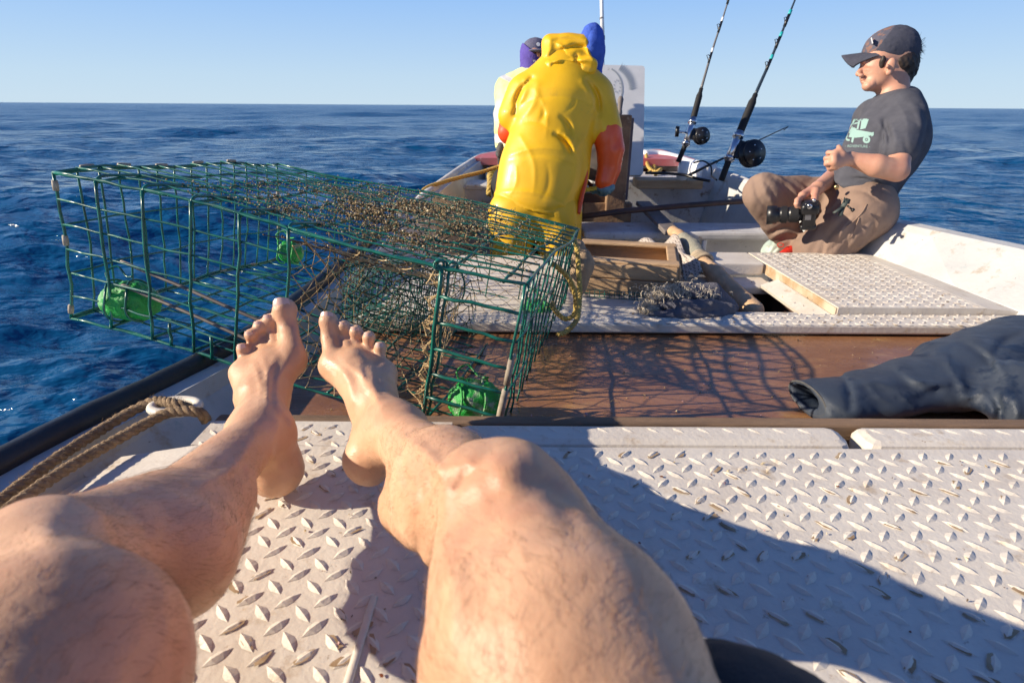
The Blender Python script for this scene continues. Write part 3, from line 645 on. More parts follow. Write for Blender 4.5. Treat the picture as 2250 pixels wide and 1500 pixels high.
# twine netting
def netting(P, name, r=.0008, closed=False, jit=.003, mt=net_tan):   # P[i][j] grid of local points, alternate diagonals make diamonds
    P = [[TL(*p)+RNG.normal(size=3)*jit for p in row] for row in P]; mb = MB(); ni, nj = len(P), len(P[0])
    for i in range(ni-1):
        for j in range(nj):
            for d in (-1, 1):
                if (i+j) % 2: continue
                for (ii, jj) in ((i+1, j+d),):
                    if closed: jj %= nj
                    if 0 <= jj < nj:
                        a, b = P[i][j], P[ii][jj]; mb.tube([a, (a+b)/2+np.array([0, 0, -.002]), b], r, 3, cap=False)
                if i > 0:
                    jj = (j+d) % nj if closed else j+d
                    if 0 <= jj < nj: a, b = P[i][j], P[i-1][jj]; mb.tube([a, (a+b)/2+np.array([0, 0, -.002]), b], r, 3, cap=False)
            if (i+j) % 2 == 0:
                c = P[i][j]; s_ = r*2.6; mb.add([c+np.array(v)*s_ for v in ((1, 0, 0), (-1, 0, 0), (0, 1, 0), (0, -1, 0), (0, 0, 1), (0, 0, -1))], [(0, 2, 4), (2, 1, 4), (1, 3, 4), (3, 0, 4), (2, 0, 5), (1, 2, 5), (3, 1, 5), (0, 3, 5)])
    return mb.build(name, mt, trap)
def funnel(u0, u1, w0, w1, v0, cu, cv, cw, rad, ni, nj, face=1):
    rows = []
    for i in range(ni):
        t = i/(ni-1); row = []
        for j in range(nj):
            q = j/nj*4; 
            if q < 1: e = (u0+(u1-u0)*q, w0)
            elif q < 2: e = (u1, w0+(w1-w0)*(q-1))
            elif q < 3: e = (u1-(u1-u0)*(q-2), w1)
            else: e = (u0, w1-(w1-w0)*(q-3))
            a = math.pi*(1.25+2*j/nj); c = (cu+rad*math.cos(a), cw+rad*math.sin(a)); s_ = t**.8
            row.append((e[0]*(1-s_)+c[0]*s_, v0*(1-t)+cv*t, e[1]*(1-s_)+c[1]*s_-.02*math.sin(math.pi*t)))
        rows.append(row)
    return rows
netting(funnel(.515, UP, .004, TRH-.01, .0, .69, .33, .16, .07, 14, 44), 'entry_netting', .0009, True)
mb = MB(); mb.tube([TL(.69+.07*math.cos(t), .33, .16+.07*math.sin(t)) for t in np.linspace(0, 6.283, 22)[:-1]], .0022, 6, closed=True); mb.build('entry_ring', grn_wire, trap, True)
netting([[(.53+.012*math.sin(j), .02+.28*i/12, .01+.28*j/10) for j in range(11)] for i in range(13)], 'partition_netting', .0008)
netting([[(.60+.34*i/15, .60+.02*math.sin(i*.7)-.1*(j/12), .02+.25*j/12) for j in range(13)] for i in range(16)], 'rear_netting', .0007)
netting([[(.79+.012*math.sin(i*1.7)+.01*j/8, .012+.01*math.cos(j), .02+.27*i/22) for j in range(7)] for i in range(23)], 'gathered_netting', .0009, jit=.004)
dark_net = M('dark_green_twine', (.012, .07, .055), (.03, .05, .03), 60, .7)
netting([[(.44+.36*i/17, .34+.05*math.sin(i*.9+1), .03+.26*j/15+.02*math.sin(i*.5)) for j in range(16)] for i in range(18)], 'inner_netting', .0011, mt=dark_net)
netting([[(.46+.30*i/13+.02*math.sin(j), .15+.03*math.sin(i*1.1), .02+.22*j/12) for j in range(13)] for i in range(14)], 'inner_netting', .0011, mt=dark_net)
netting([[(.42+.25*i/11, .05+.55*j/18, .27-.05*math.sin(j/18*3.1)) for j in range(19)] for i in range(12)], 'ceiling_netting', .0009, mt=growth_m[1])
# crust of growth on the top panel
def growth():
    mb = MB(); rg = np.random.default_rng(3); n = 0
    while n < 17000:
        u = rg.uniform(.16, TRL); v = rg.uniform(.05, TRW); dn = math.exp(-((u-.58)/.27)**2)*(1 if u < .78 else .4)*(1 if v < .58 else .6)*min(1, max(0, (v-.02)/.22)); dn *= .55+.45*math.sin(u*23+v*9)*math.sin(v*19+2)
        dn = max(dn, .06)
        if rg.random() > dn: continue
        vv = round(v/(TRW/14))*TRW/14+rg.normal()*.0040 if rg.random() < .88 else v
        if rg.random() < .2: u = round(u/.1016)*.1016+rg.normal()*.005
        p = TL(u, vv, TRH+.001+rg.normal()*.003); s_ = rg.uniform(.0008, .0028)*(1.3 if dn > .5 else .8); mb.cm = int(rg.choice([0, 1, 2, 3], p=[.40, .38, .12, .10]))
        A = rg.normal(size=(3, 3)); Q, _ = np.linalg.qr(A); sc = np.array([1.0, rg.uniform(.4, 1), rg.uniform(.4, 1.6)])*s_
        mb.add([p+Q@(np.array(v_)*sc) for v_ in ((1, 0, 0), (-1, 0, 0), (0, 1, 0), (0, -1, 0), (0, 0, 1), (0, 0, -1))], [(0, 2, 4), (2, 1, 4), (1, 3, 4), (3, 0, 4), (2, 0, 5), (1, 2, 5), (3, 1, 5), (0, 3, 5)]); n += 1
    o = mb.build('marine_growth', growth_m, trap); o['kind'] = 'stuff'
growth()
mb = MB(); D = lambda x, y, d: Ud(x, y, d)
C0 = TL(TRL, TRW, TRH); 
twisted(mb, spline([Ud(1262, 512, 1.62), Ud(1240, 520, 1.50), Ud(1222, 545, 1.40), Ud(1198, 567, 1.30), Ud(1222, 585, 1.30), Ud(1250, 612, 1.32), Ud(1264, 650, 1.34), Ud(1262, 690, 1.36), Ud(1240, 700, 1.36), Ud(1218, 680, 1.36), Ud(1214, 665, 1.38)]), .0062, pitch=.03, fuzz=120)
twisted(mb, spline([Ud(1240, 515, 1.52), Ud(1258, 522, 1.55), Ud(1268, 550, 1.5), Ud(1272, 600, 1.48), Ud(1274, 650, 1.46), Ud(1268, 700, 1.42), Ud(1245, 728, 1.38), Ud(1226, 735, 1.36)]), .0068, pitch=.03, fuzz=120)
tag(mb.build('bridle_rope', rope_d, None, True), 'yellow and grey twisted rope looped from the right rear corner of the green trap', 'rope')
# ------------------------------------------------------------------ people
_th = PITCH
CR = np.array([1., 0, 0]); CU = np.array([0, math.sin(_th), math.cos(_th)]); CF = np.array([0, math.cos(_th), -math.sin(_th)])
VR = np.stack([CR, CU, CF], 1)
def sc(objs, res, pad=.03):
    A = np.array(objs); return Sculpt(A.min(0)-pad, A.max(0)+pad, res)
# ---- the photographer: bare legs, seen from above
ph = thing('person', 'barefoot person in navy shorts sitting on the tread plate with both knees bent', 'person', (0, -.15, 0))
S = Sculpt((-.52, -.22, -.006), (.34, .86, .36), .0031)
def leg(hip, thigh, knee, mid, calf, ankle, heel, ball, sgn, kr, ar, toes, instep):
    S.chain([hip]+[t_[0] for t_ in thigh]+[knee], [.085]+[t_[1] for t_ in thigh]+[kr*.92], .02, ki=.02)
    S.ell(knee+np.array([0, .004, .012]), (kr*.74, kr*.86, kr*.86), .022)
    
    S.chain([knee, mid[0], ankle], [kr*.80, mid[1], ar], .02, ki=.03)
    S.cone(calf[0], calf[1], calf[2]*.92, calf[3]*.95, .018)
    S.ell(ankle+np.array([.024*sgn, 0, 0]), (.010, .013, .013), .010); S.ell(ankle-np.array([.024*sgn, 0, .004]), (.010, .013, .013), .010)
    S.chain([ankle, heel[0]], [ar*.95, heel[1]], .03); S.ell(heel[0], (heel[1]*1.05, heel[1]*1.1, heel[1]*1.05), .02)
    S.chain([ankle, instep[0], ball[0]], [ar*.95, instep[1], ball[1]], .025)
    S.chain([heel[0], instep[0]+np.array([0, .015, -.02]), ball[0]], [heel[1]*.9, .022, .017], .02)
    b0, b1 = ball[2], ball[3]          # ball of the foot: inner to outer edge
    S.cone(b0, b1, .0195, .0135, .014); S.cone(instep[0], b0, .024, .018, .018); S.cone(instep[0], b1, .022, .013, .018)
    S.cone(heel[0], b1, heel[1]*.8, .016, .02)
    for (p, q, t, r) in toes:
        S.cone(p, q, r*1.0, r*.84, .006); S.cone(q, t, r*.84, r*1.0, .004); S.ell(t, (r*1.02, r*1.02, r*1.02), .004)
U_ = Ud
kR = U_(1134, 1182, .345); kL = U_(50, 1345, .33)
aR = U_(868, 948, .67); aL = U_(574, 948, .69)
tR = [(U_(x1, y1, d1), U_(x2, y2, d2), U_(x3, y3, d3), r) for x1, y1, d1, x2, y2, d2, x3, y3, d3, r in [
    (733, 800, .775, 724, 744, .80, 722, 706, .80, .0125), (768, 785, .785, 757, 742, .807, 756, 717, .80, .0088), (793, 790, .785, 784, 752, .807, 783, 728, .80, .0092), (817, 800, .78, 810, 764, .802, 811, 741, .797, .0086), (838, 820, .775, 835, 783, .792, 835, 764, .79, .0078)]]
tL = [(U_(x1, y1, d1), U_(x2, y2, d2), U_(x3, y3, d3), r) for x1, y1, d1, x2, y2, d2, x3, y3, d3, r in [
    (641, 775, .785, 633, 722, .81, 625, 682, .81, .0160), (607, 770, .795, 597, 730, .814, 593, 704, .81, .0094), (583, 778, .795, 575, 742, .812, 572, 718, .808, .0092), (562, 792, .79, 555, 758, .807, 552, 737, .80, .0088), (543, 812, .78, 536, 783, .792, 534, 767, .79, .0082)]]
leg(np.array([.13, -.14, .10]), [(U_(1228, 1460, .27), .062), (U_(1162, 1290, .312), .0500)], kR, (U_(985, 1060, .50), .041), (U_(1005, 1130, .46), U_(912, 1105, .55), .047, .037), aR, (U_(812, 1008, .685), .0235), (U_(778, 800, .78), .021, U_(738, 805, .785), U_(838, 822, .785)), 1, .0455, .0285, tR, (U_(818, 880, .735), .027))
leg(np.array([-.15, -.14, .10]), [(U_(98, 1500, .27), .058)], kL, (U_(355, 1168, .49), .041), (U_(375, 1225, .45), U_(475, 1105, .56), .055, .038), aL, (U_(606, 1032, .705), .026), (U_(594, 800, .79), .022, U_(638, 790, .79), U_(540, 820, .785)), -1, .050, .0290, tL, (U_(577, 870, .75), .029))
S.cone(U_(120, 1235, .37), U_(320, 1165, .47), .040, .037, .03)
# tendons and shin bones as faint ridges
for (a_, tt) in ((aR, tR), (aL, tL)):
    for (p, q, t, r) in tt[1:4]: S.cone(a_*.45+p*.55, p, .006, .005, .022) if False else None
S.ell((kR+np.array([-.02, .01, .04])), (.022, .022, .012), .03); S.ell(kL+np.array([.02, .01, .045]), (.024, .024, .012), .03)
S.ell(np.array([0, -.16, .10]), (.17, .13, .10), .05)
S.noise(.0007, .05, seed=4); S.noise(.0003, .016, seed=9)
S.folds([(905, 1250, 922, 1140, -.0032, 16), (922, 1140, 985, 1050, -.0032, 16), (985, 1050, 1078, 988, -.0025, 15), (1000, 1085, 1060, 1030, -.003, 10), (1055, 1040, 1160, 1000, .004, 40), (1030, 1150, 1120, 1230, -.0015, 34), (1200, 1060, 1260, 1170, -.002, 26), (960, 1200, 985, 1420, .004, 40),
    (985, 1075, 880, 960, .003, 12), (870, 1150, 860, 1040, -.003, 14), (890, 985, 905, 1075, -.002, 8),
    (835, 900, 762, 800, .0028, 7), (842, 890, 790, 800, .0024, 6), (850, 885, 815, 812, .0022, 6), (775, 880, 735, 800, .0030, 8), 
    (592, 895, 604, 790, .0028, 7), (580, 895, 580, 795, .0024, 6), (568, 895, 558, 805, .0022, 6), (612, 890, 636, 790, .0030, 8), 
    (600, 905, 640, 960, -.003, 9), (605, 960, 612, 1030, .003, 8), (560, 960, 440, 1070, .003, 12), (180, 1110, 330, 1160, -.0022, 16), (60, 1150, 130, 1200, .003, 44),
    (718, 742, 730, 745, -.0008, 2), (624, 722, 642, 720, -.0010, 2.5), (626, 730, 643, 729, -.0008, 2)])
body = S.build('body', skin, ph)
# toenails
for (tt, dd) in ((tR, .8), (tL, .81)):
    for i, (p, q, t, r) in enumerate(tt):
        ax = nrm(t-q); out = nrm(np.array([0, -.50, .62])-ax*np.dot(np.array([0, -.50, .62]), ax)); sd = np.cross(ax, out); c = t+out*r*.80+ax*r*.30
        mb = MB(); w_, l_ = r*.74, r*.80; V = []; nn = 8
        for a_ in range(5):
            for b_ in range(5):
                x_, y_ = (b_/4-.5)*2, (a_/4-.5)*2; k_ = math.sqrt(max(0, 1-.35*x_*x_*(1 if y_ > 0 else .8))); V.append(c+sd*x_*w_*(1-.12*abs(y_)**2)+ax*y_*l_*k_+out*(-.34*r*x_*x_-.12*r*(y_*y_)+r*.20))
        Fq = [(a_*5+b_, a_*5+b_+1, a_*5+b_+6, a_*5+b_+5) for a_ in range(4) for b_ in range(4)]
        mb.add(V, Fq); mb.build('toenail', nail, ph, True)
# leg hair grown from the skin
def hairs(obj, n, sel, length, seed=1):
    me = obj.data; nf = len(me.polygons); cen = np.empty(nf*3); nor = np.empty(nf*3); me.polygons.foreach_get('center', cen); me.polygons.foreach_get('normal', nor)
    base = np.array(ROOT[ph.name]); cen = cen.reshape(-1, 3)+base; nor = nor.reshape(-1, 3); w = sel(cen); w = w/w.sum(); rg = np.random.default_rng(seed)
    idx = rg.choice(nf, n, p=w); V = np.zeros((n, 4, 3, 3)); 
    for kk, (kn, an) in enumerate(((kR, aR), (kL, aL))):
        pass
    P = cen[idx]+rg.normal(size=(n, 3))*.0012; Nn = nor[idx]; right = P[:, 0] > -.16+(.55-P[:, 1])*0.0
    ax = np.where(right[:, None], (aR-kR)[None], (aL-kL)[None]); thigh = P[:, 1] < np.where(right, kR[1], kL[1])
    ax = np.where(thigh[:, None], np.array([[0., 1., -.2]]), ax); ax = ax/np.linalg.norm(ax, axis=1, keepdims=True)
    swirl = np.sin(P[:, :1]*55+P[:, 1:2]*37); D_ = ax*.9+Nn*.22+np.cross(Nn, ax)*(.5*swirl+rg.normal(size=(n, 1))*.35)+rg.normal(size=(n, 3))*.12+np.array([[0, 0, -.3]])
    D_ -= Nn*np.minimum(0, (D_*Nn).sum(1, keepdims=True)-.22); D_ /= np.linalg.norm(D_, axis=1, keepdims=True)
    Ln = length*rg.uniform(.5, 1.25, (n, 1)); sdv = np.cross(D_, Nn); sdv /= np.linalg.norm(sdv, axis=1, keepdims=True)+1e-9; r0 = .00007
    curl = np.cross(Nn, D_)*rg.normal(size=(n, 1))*.25
    for k in range(4):
        t = k/3; c = P-Nn*.0004+D_*Ln*t+(curl-Nn*.25)*Ln*t*t; r = r0*(1-.75*t)
        V[:, k, 0] = c+sdv*r; V[:, k, 1] = c-sdv*r*.5+Nn*r*.87; V[:, k, 2] = c-sdv*r*.5-Nn*r*.87
    V = V.reshape(-1, 3); b = (np.arange(n)*12)[:, None]; F = []
    for k in range(3):
        for j in range(3): F.append(np.concatenate([b+k*3+j, b+k*3+(j+1) % 3, b+(k+1)*3+(j+1) % 3, b+(k+1)*3+j], 1))
    o = link_mesh('leg_hair', V, np.vstack(F), legh, ph, False); o['kind'] = 'stuff'
def sel(c):
    w = np.ones(len(c)); f = np.clip((.56-c[:, 1])/.10, 0, 1); w *= f
    kn = np.minimum(np.linalg.norm(c-(kR+np.array([0, 0, .04])), axis=1), np.linalg.norm(c-(kL+np.array([0, 0, .04])), axis=1)); w *= np.clip((kn-.02)/.05, .12, 1)
    w *= (c[:, 2] > .02)*(c[:, 1] > .05); n_ = .5+.5*np.sin(c[:, 0]*70+c[:, 1]*40)*np.sin(c[:, 1]*90+c[:, 2]*60); return w*(.45+.55*n_)+1e-9
hairs(body, 38000, sel, .0105)
# shorts, a dark top and the sitter's head behind the camera
S = Sculpt((-.36, -.42, -.004), (.38, .30, .36), .006)
hemR = U_(1560, 1470, .25); 
S.chain([np.array([.13, -.16, .10]), np.array([.100, .152, .168])], [.118, .070], .03); S.chain([np.array([-.15, -.16, .10]), np.array([-.235, .04, .145])], [.118, .105], .04)
S.ell((0, -.20, .11), (.20, .15, .125), .06); S.noise(.003, .06, stretch=(.6, 1.6, 1), seed=3, ridge=True)
S.plane((.115, .118, .14), (.12, 1, .18)) if False else None
S.build('shorts', shorts_m, ph)
S = Sculpt((-.80, -.56, .0), (.42, .34, .66), .01)
S.chain([(0, -.24, .12), (0, -.31, .32), (0, -.34, .50)], [.15, .155, .13], .05, sq=(np.array([1., 0, 0]), 1.3)); S.chain([(-.18, -.33, .50), (-.44, .02, .29), (-.58, .14, .20), (-.70, .20, .06)], [.07, .062, .055, .045], .03); S.chain([(.18, -.33, .50), (.27, -.24, .30), (.12, -.11, .38)], [.06, .048, .036], .03)  # left arm, out of view, is posed outward to shade the left knee
S.chain([(0, -.33, .54), (0, -.31, .60)], [.055, .055], .03); S.build('jacket', black_cl, ph)
S = Sculpt((-.13, -.45, .52), (.13, -.14, .86), .008); S.ell((0, -.29, .70), (.08, .10, .11), .03); S.ell((0, -.25, .66), (.055, .07, .075), .03); S.cone((0, -.31, .55), (0, -.30, .64), .055, .055, .03); S.cone((0, -.185, .69), (0, -.168, .665), .008, .012, .01)
S.build('head', skin_face, ph)

# ---- generic hand: palm plus five bent fingers
def hand(S, wrist, knuck, fingers, thumb, pr=.016, r=.0088):
    """knuck: four knuckle points; fingers: list of lists of joints; thumb: joints"""
    for kx in knuck: S.cone(wrist, kx, pr*1.15, pr*.82, .012)
    for i in range(3): S.cone(knuck[i], knuck[i+1], pr*.75, pr*.75, .008)
    for i, f in enumerate(fingers):
        rr = [r, r*.95, r*.88, r*.8]; rr = [x_*(.92 if i == 3 else 1) for x_ in rr]; S.chain([knuck[i]]+list(f), rr[:len(f)+1], .0035)
    S.chain(thumb, [pr*.9, r*1.15, r*1.0, r*.9][:len(thumb)], .006)

# ---- seated man on the right
man = thing('person', 'man in charcoal t-shirt and dark cap sitting on the right gunwale with a camera', 'person', (1.30, 2.4, -.17))
T = 2.2
S = sc([Ud(1640, 50, 2.0), Ud(2060, 620, 2.0), Ud(1640, 50, 2.75), Ud(2060, 620, 2.65)], .0055)
E = lambda x, y, d=T: Ud(x, y, d)
CR, CU, CF, VR = frame(1950, 150)
# head
S.ell(E(1958, 119), (.089, .090, .078), .02, VR); S.ell(E(1926, 150), (.056, .078, .060), .03, VR); S.ell(E(1940, 165), (.040, .042, .055), .03, VR)
S.cone(E(1948, 176), E(1913, 185), .034, .022, .02, sq=(CF, 1.5)); S.ell(E(1906, 189), (.016, .014, .022), .014, VR)
S.cone(E(1964, 165), E(1962, 228), .050, .058, .02)
# body under the clothes
S.chain([E(1960, 265, 2.22), E(1945, 300, 2.22), E(1922, 365, 2.22), E(1892, 420, 2.25), E(1898, 455, 2.27)], [.07, .09, .09, .085, .095], .03)
S.chain([E(1992, 250, 2.10), E(1972, 372, 2.0)], [.045, .036], .015)
S.chain([E(1972, 376, 2.0), E(1925, 364, 2.0), E(1872, 350, 2.02)], [.037, .038, .0245], .012)
S.chain([E(1905, 255, 2.38), E(1872, 350, 2.42), E(1838, 385, 2.33), E(1798, 412, 2.2)], [.05, .042, .038, .026], .015)
S.chain([E(1880, 440, 2.38), E(1690, 425, 2.30), E(1742, 535, 2.42)], [.075, .05, .035], .02)
S.chain([E(1905, 462, 2.18), E(1800, 560, 2.30)], [.08, .055], .02)
S.cone(E(1800, 560, 2.30), (1.18, 2.5, -.40), .05, .04, .02)
# near fist at the belly: wrist from the right, fingers curled away, thumb up
wr = E(1868, 349, 2.02)
kn = [E(1836, 336, 2.0), E(1832, 346, 1.99), E(1833, 356, 1.99), E(1837, 365, 2.0)]
fg = [[E(1820, 336, 2.02), E(1822, 342, 2.05), E(1834, 344, 2.06)], [E(1815, 348, 2.01), E(1818, 354, 2.045), E(1831, 355, 2.055)], [E(1816, 360, 2.01), E(1820, 365, 2.04), E(1832, 364, 2.05)], [E(1822, 370, 2.02), E(1827, 373, 2.04), E(1836, 371, 2.05)]]
hand(S, wr, kn, fg, [E(1862, 349, 2.01), E(1852, 338, 1.995), E(1846, 330, 1.995), E(1843, 322, 2.0)], .0145, .0088)
# far hand over the camera
wr2 = E(1796, 414, 2.19)
kn2 = [E(1763, 430, 2.14), E(1768, 428, 2.165), E(1778, 428, 2.185), E(1787, 430, 2.195)]
fg2 = [[E(1752, 440, 2.12), E(1750, 448, 2.115), E(1752, 456, 2.12)], [E(1756, 444, 2.13), E(1756, 452, 2.12), E(1759, 458, 2.12)], [E(1770, 446, 2.16), E(1767, 456, 2.15), E(1765, 462, 2.14)], [E(1780, 446, 2.18), E(1779, 455, 2.18), E(1776, 460, 2.17)]]
hand(S, wr2, kn2, fg2, [E(1792, 420, 2.15), E(1790, 436, 2.12), E(1789, 447, 2.105), E(1790, 457, 2.10)], .018, .010)
# toes of the far foot in the red shoe
S.chain([E(1742, 538, 2.42), E(1752, 546, 2.40)], [.03, .02], .01)
mbod = S.build('body', skin_face, man)
# finer face, nose, ear on the head are part of a close sculpt sharing the same head shape
S = sc([E(1870, 100, 2.08), E(2000, 215, 2.08), E(1870, 100, 2.34), E(2000, 215, 2.34)], .0022, .0)
S.ell(E(1958, 119), (.0895, .0905, .0785), .02, VR); S.ell(E(1926, 150), (.0565, .0785, .0605), .03, VR); S.ell(E(1940, 165), (.0405, .0425, .0555), .03, VR)
S.cone(E(1950, 175), E(1913, 186), .036, .0225, .02, sq=(CF, 1.5)); S.ell(E(1905, 190), (.0165, .0145, .0225), .014, VR)
S.cone(E(1964, 165), E(1962, 228), .0505, .0585, .02)
S.ell(E(1899, 136), (.012, .010, .040), .014, VR); S.cone(E(1897, 142), E(1887, 161), .0065, .0095, .010); S.ell(E(1886, 163), (.0095, .0085, .0095), .006, VR); S.ell(E(1892, 166, 2.188), (.010, .007, .008), .005, VR)
S.ell(E(1897, 175), (.0085, .0040, .016), .006, VR); S.ell(E(1898, 181), (.0085, .0045, .014), .006, VR); S.cone(E(1893, 178, 2.19), E(1903, 178, 2.15), .0006, .0005, .003, op='sub')
S.folds([(1894, 152, 1910, 151, -.0016, 2.2), (1893, 144, 1912, 141, .0020, 3.5), (1892, 147, 1908, 146, -.0012, 3), (1900, 170, 1912, 184, -.0010, 3)])

S.ell(E(1957, 146, 2.125), (.0165, .029, .010), .008, VR); S.ell(E(1953, 160, 2.125), (.010, .010, .007), .006, VR); S.ell(E(1954, 144, 2.108), (.0085, .018, .010), .006, VR, 'sub'); S.ell(E(1950, 146, 2.117), (.006, .008, .006), .006, VR)
S.build('face', skin_face, man)
# hair
S = sc([E(1915, 60, 2.08), E(2030, 200, 2.1), E(1915, 60, 2.34), E(2030, 200, 2.34)], .0035)
S.ell(E(1980, 137), (.060, .060, .0835), .02, VR); S.cone(E(1984, 160), E(1975, 188), .045, .032, .02, sq=(CF, 1.3)); S.ell(E(2011, 108), (.018, .014, .03), .012, VR)
S.ell(E(1939, 137, 2.1395), (.011, .024, .0075), .004, VR);  S.noise(.0018, .012, stretch=(1, 1, .4), seed=8)
S.ell(E(1956, 148, 2.11), (.018, .030, .03), .004, VR, 'sub')
S.build('hair', hair_d, man)
mb = MB()
for i in range(60):
    p = E(2008+random.gauss(0, 5), 108+random.gauss(0, 6), 2.2+random.gauss(0, .02)); mb.tube([p, p+CR*random.uniform(.01, .025)+CU*random.gauss(0, .012), p+CR*random.uniform(.02, .03)+CU*random.gauss(0, .018)], [.0012, .0009, .0003], 3)
o = mb.build('hair_tuft', hair_d, man); o['kind'] = 'stuff'
# cap: crown, front panel, visor
S = sc([E(1885, 45, 2.08), E(2030, 145, 2.08), E(1885, 45, 2.34), E(2030, 145, 2.34)], .0033)
S.ell(E(1962, 113), (.091, .090, .084), .02, VR); S.ell(E(1940, 112), (.070, .066, .080), .03, VR); S.plane(E(1940, 133), nrm(-CU*.99-CR*.05))
S.ell(E(1968, 62), (.008, .006, .009), .002, VR); S.noise(.0012, .035, seed=6, ridge=True)
def capf(c):
    q = (c-E(1968, 56))@CR; return np.where((c-E(1925, 115))@nrm(CR*.72+(-CU)*.0-CU*-.0+CU*-.62) < .0, 1, 0)
def capf(c):   # camouflage front panel ahead of the side seam
    d = c-E(1966, 60); a = E(1912, 128)-E(1966, 60); n_ = nrm(np.cross(a, CF)); s_ = np.sign((E(1890, 80)-E(1966, 60))@n_); return ((d@n_)*s_ > 0).astype(int)
S.build('cap', [cap_dark, camo], man, capf)
V = []; F = []; na_, nb_ = 9, 13
for i in range(na_):
    for j in range(nb_):
        t = i/(na_-1); w_ = (j/(nb_-1)-.5)*2; dx = -.100*t*math.sqrt(max(0, 1-.75*w_*w_*t)); x_ = 1908+ (w_*w_)*18
        p = E(1914, 117)+CR*(.030*w_*w_*(1-t)+dx*1.0)+CF*(w_*.076*(1-.20*t))-CU*(.010*t+.044*w_*w_*(.30+.70*t)-.006)
        V.append(p)
nV = len(V); V += [p-CU*.0035 for p in V]
for i in range(na_-1):
    for j in range(nb_-1):
        a = i*nb_+j; F += [(a, a+1, a+nb_+1, a+nb_), (nV+a, nV+a+nb_, nV+a+nb_+1, nV+a+1)]
for j in range(nb_-1): a = (na_-1)*nb_+j; F.append((a, a+1, nV+a+1, nV+a))
for i in range(na_-1):
    for j in (0, nb_-1): a = i*nb_+j; F.append((a, a+nb_, nV+a+nb_, nV+a))
link_mesh('cap_visor', V, F, cap_dark, man, True)
mb = MB(); p = E(1916, 90, 2.150); mb.box(p, (.004, .030, .022), R=np.stack([nrm(CR*.8+CU*.35), CF, nrm(-CR*.35+CU*.8)], 1)); mb.build('cap_patch', white_p, man)
# t-shirt
S = sc([E(1800, 180, 1.95), E(2060, 480, 1.95), E(1800, 180, 2.6), E(2060, 480, 2.6)], .0048)
sx = (nrm(CF*.9+CR*.25), 1.18)
S.chain([E(1966, 262, 2.22), E(1950, 310, 2.22), E(1920, 365, 2.23), E(1894, 412, 2.25), E(1896, 440, 2.26)], [.105, .132, .115, .102, .104], .04, sq=sx, ki=.05)
S.cone(E(1986, 240, 2.12), E(1920, 248, 2.34), .060, .058, .05); S.cone(E(1984, 222, 2.2), E(1968, 246, 2.2), .046, .08, .03); S.cone(E(1994, 212, 2.19), E(1934, 248, 2.18), .030, .030, .025)
S.cone(E(1996, 262, 2.11), E(1978, 328, 2.03), .066, .060, .012); S.cone(E(1908, 262, 2.36), E(1890, 320, 2.42), .06, .055, .02)
S.folds([(1938, 262, 1948, 338, -.010, 6), (1930, 262, 1936, 330, .006, 7), (1950, 262, 1962, 330, .005, 8), (1850, 352, 1885, 376, -.006, 5), (1862, 392, 1940, 408, -.008, 5), (1850, 402, 1935, 424, .007, 6), (1880, 420, 1955, 440, -.007, 5), (1885, 380, 1950, 388, .006, 6), (1970, 380, 1950, 440, -.007, 7), (2018, 225, 2030, 300, -.006, 6), (2000, 222, 2020, 290, .005, 8), (1895, 235, 1880, 300, -.004, 7), (1985, 300, 1998, 332, -.004, 5)])
S.folds([(1942, 258, 1950, 335, -.009, 5), (1858, 388, 1942, 410, -.006, 4), (1848, 402, 1930, 432, .005, 4), (1850, 350, 1890, 378, -.004, 4), (1968, 220, 1990, 300, .003, 4), (1990, 330, 1958, 430, -.005, 4), (1950, 330, 2005, 338, .003, 3), (1880, 415, 1960, 446, -.005, 4)], True)
S.noise(.0035, .16, stretch=(1.2, 1.2, .6), seed=12, ridge=True)
S.plane(E(1890, 428, 2.2), nrm(-CU*.95-CR*.42)); 
g_ = S
S2 = S; shirt = None
# cut the near sleeve square
def sleeve_cut(S):
    g = np.meshgrid(*[(S.lo[i]+S.res*np.arange(S.n[i])).astype(np.float32) for i in range(3)], indexing='ij')
    a, b = E(1992, 262, 2.10), E(1976, 342, 2.02); n = nrm(b-a); q = (g[0]-b[0])*n[0]+(g[1]-b[1])*n[1]+(g[2]-b[2])*n[2]
    return q
shirt = S.build('t_shirt', tee, man)
# printed picture on the shirt, laid on the cloth
dg = bpy.context.evaluated_depsgraph_get()
def bvh(o):
    me = o.data; off = Vector(ROOT[o.name]); return BVHTree.FromPolygons([v.co+off for v in me.vertices], [tuple(p.vertices) for p in me.polygons])
def decal(polys, T_, frm, name, mt, parent, lift=.0016, sub=2):
    """polys in picture pixels; each is laid on the surface below as seen along frm(px,py)->(origin, direction)"""
    V = []; F = []
    import bmesh
    bm = bmesh.new()
    for pl in polys:
        vs = [bm.verts.new((x, y, 0)) for x, y in pl]
        try: bm.faces.new(vs)
        except Exception: pass
    bmesh.ops.triangulate(bm, faces=bm.faces[:]); 
    for _ in range(sub):
        lg = [e for e in bm.edges if e.calc_length() > 3.5]
        if lg: bmesh.ops.subdivide_edges(bm, edges=lg, cuts=1); bmesh.ops.triangulate(bm, faces=bm.faces[:])
    for v in bm.verts:
        o_, d_ = frm(v.co.x, v.co.y); h = T_.ray_cast(Vector(o_), Vector(d_))
        if h[0] is not None: v.co = h[0]-Vector(d_).normalized()*lift
        else: v.co = Vector(o_)+Vector(d_)*50
    V = [tuple(v.co) for v in bm.verts]; idx = {v: i for i, v in enumerate(bm.verts)}
    F = [tuple(idx[v] for v in f.verts) for f in bm.faces if all(v.co.length < 8 for v in f.verts)]; bm.free()
    return link_mesh(name, V, F, mt, parent)
sh = bvh(shirt)
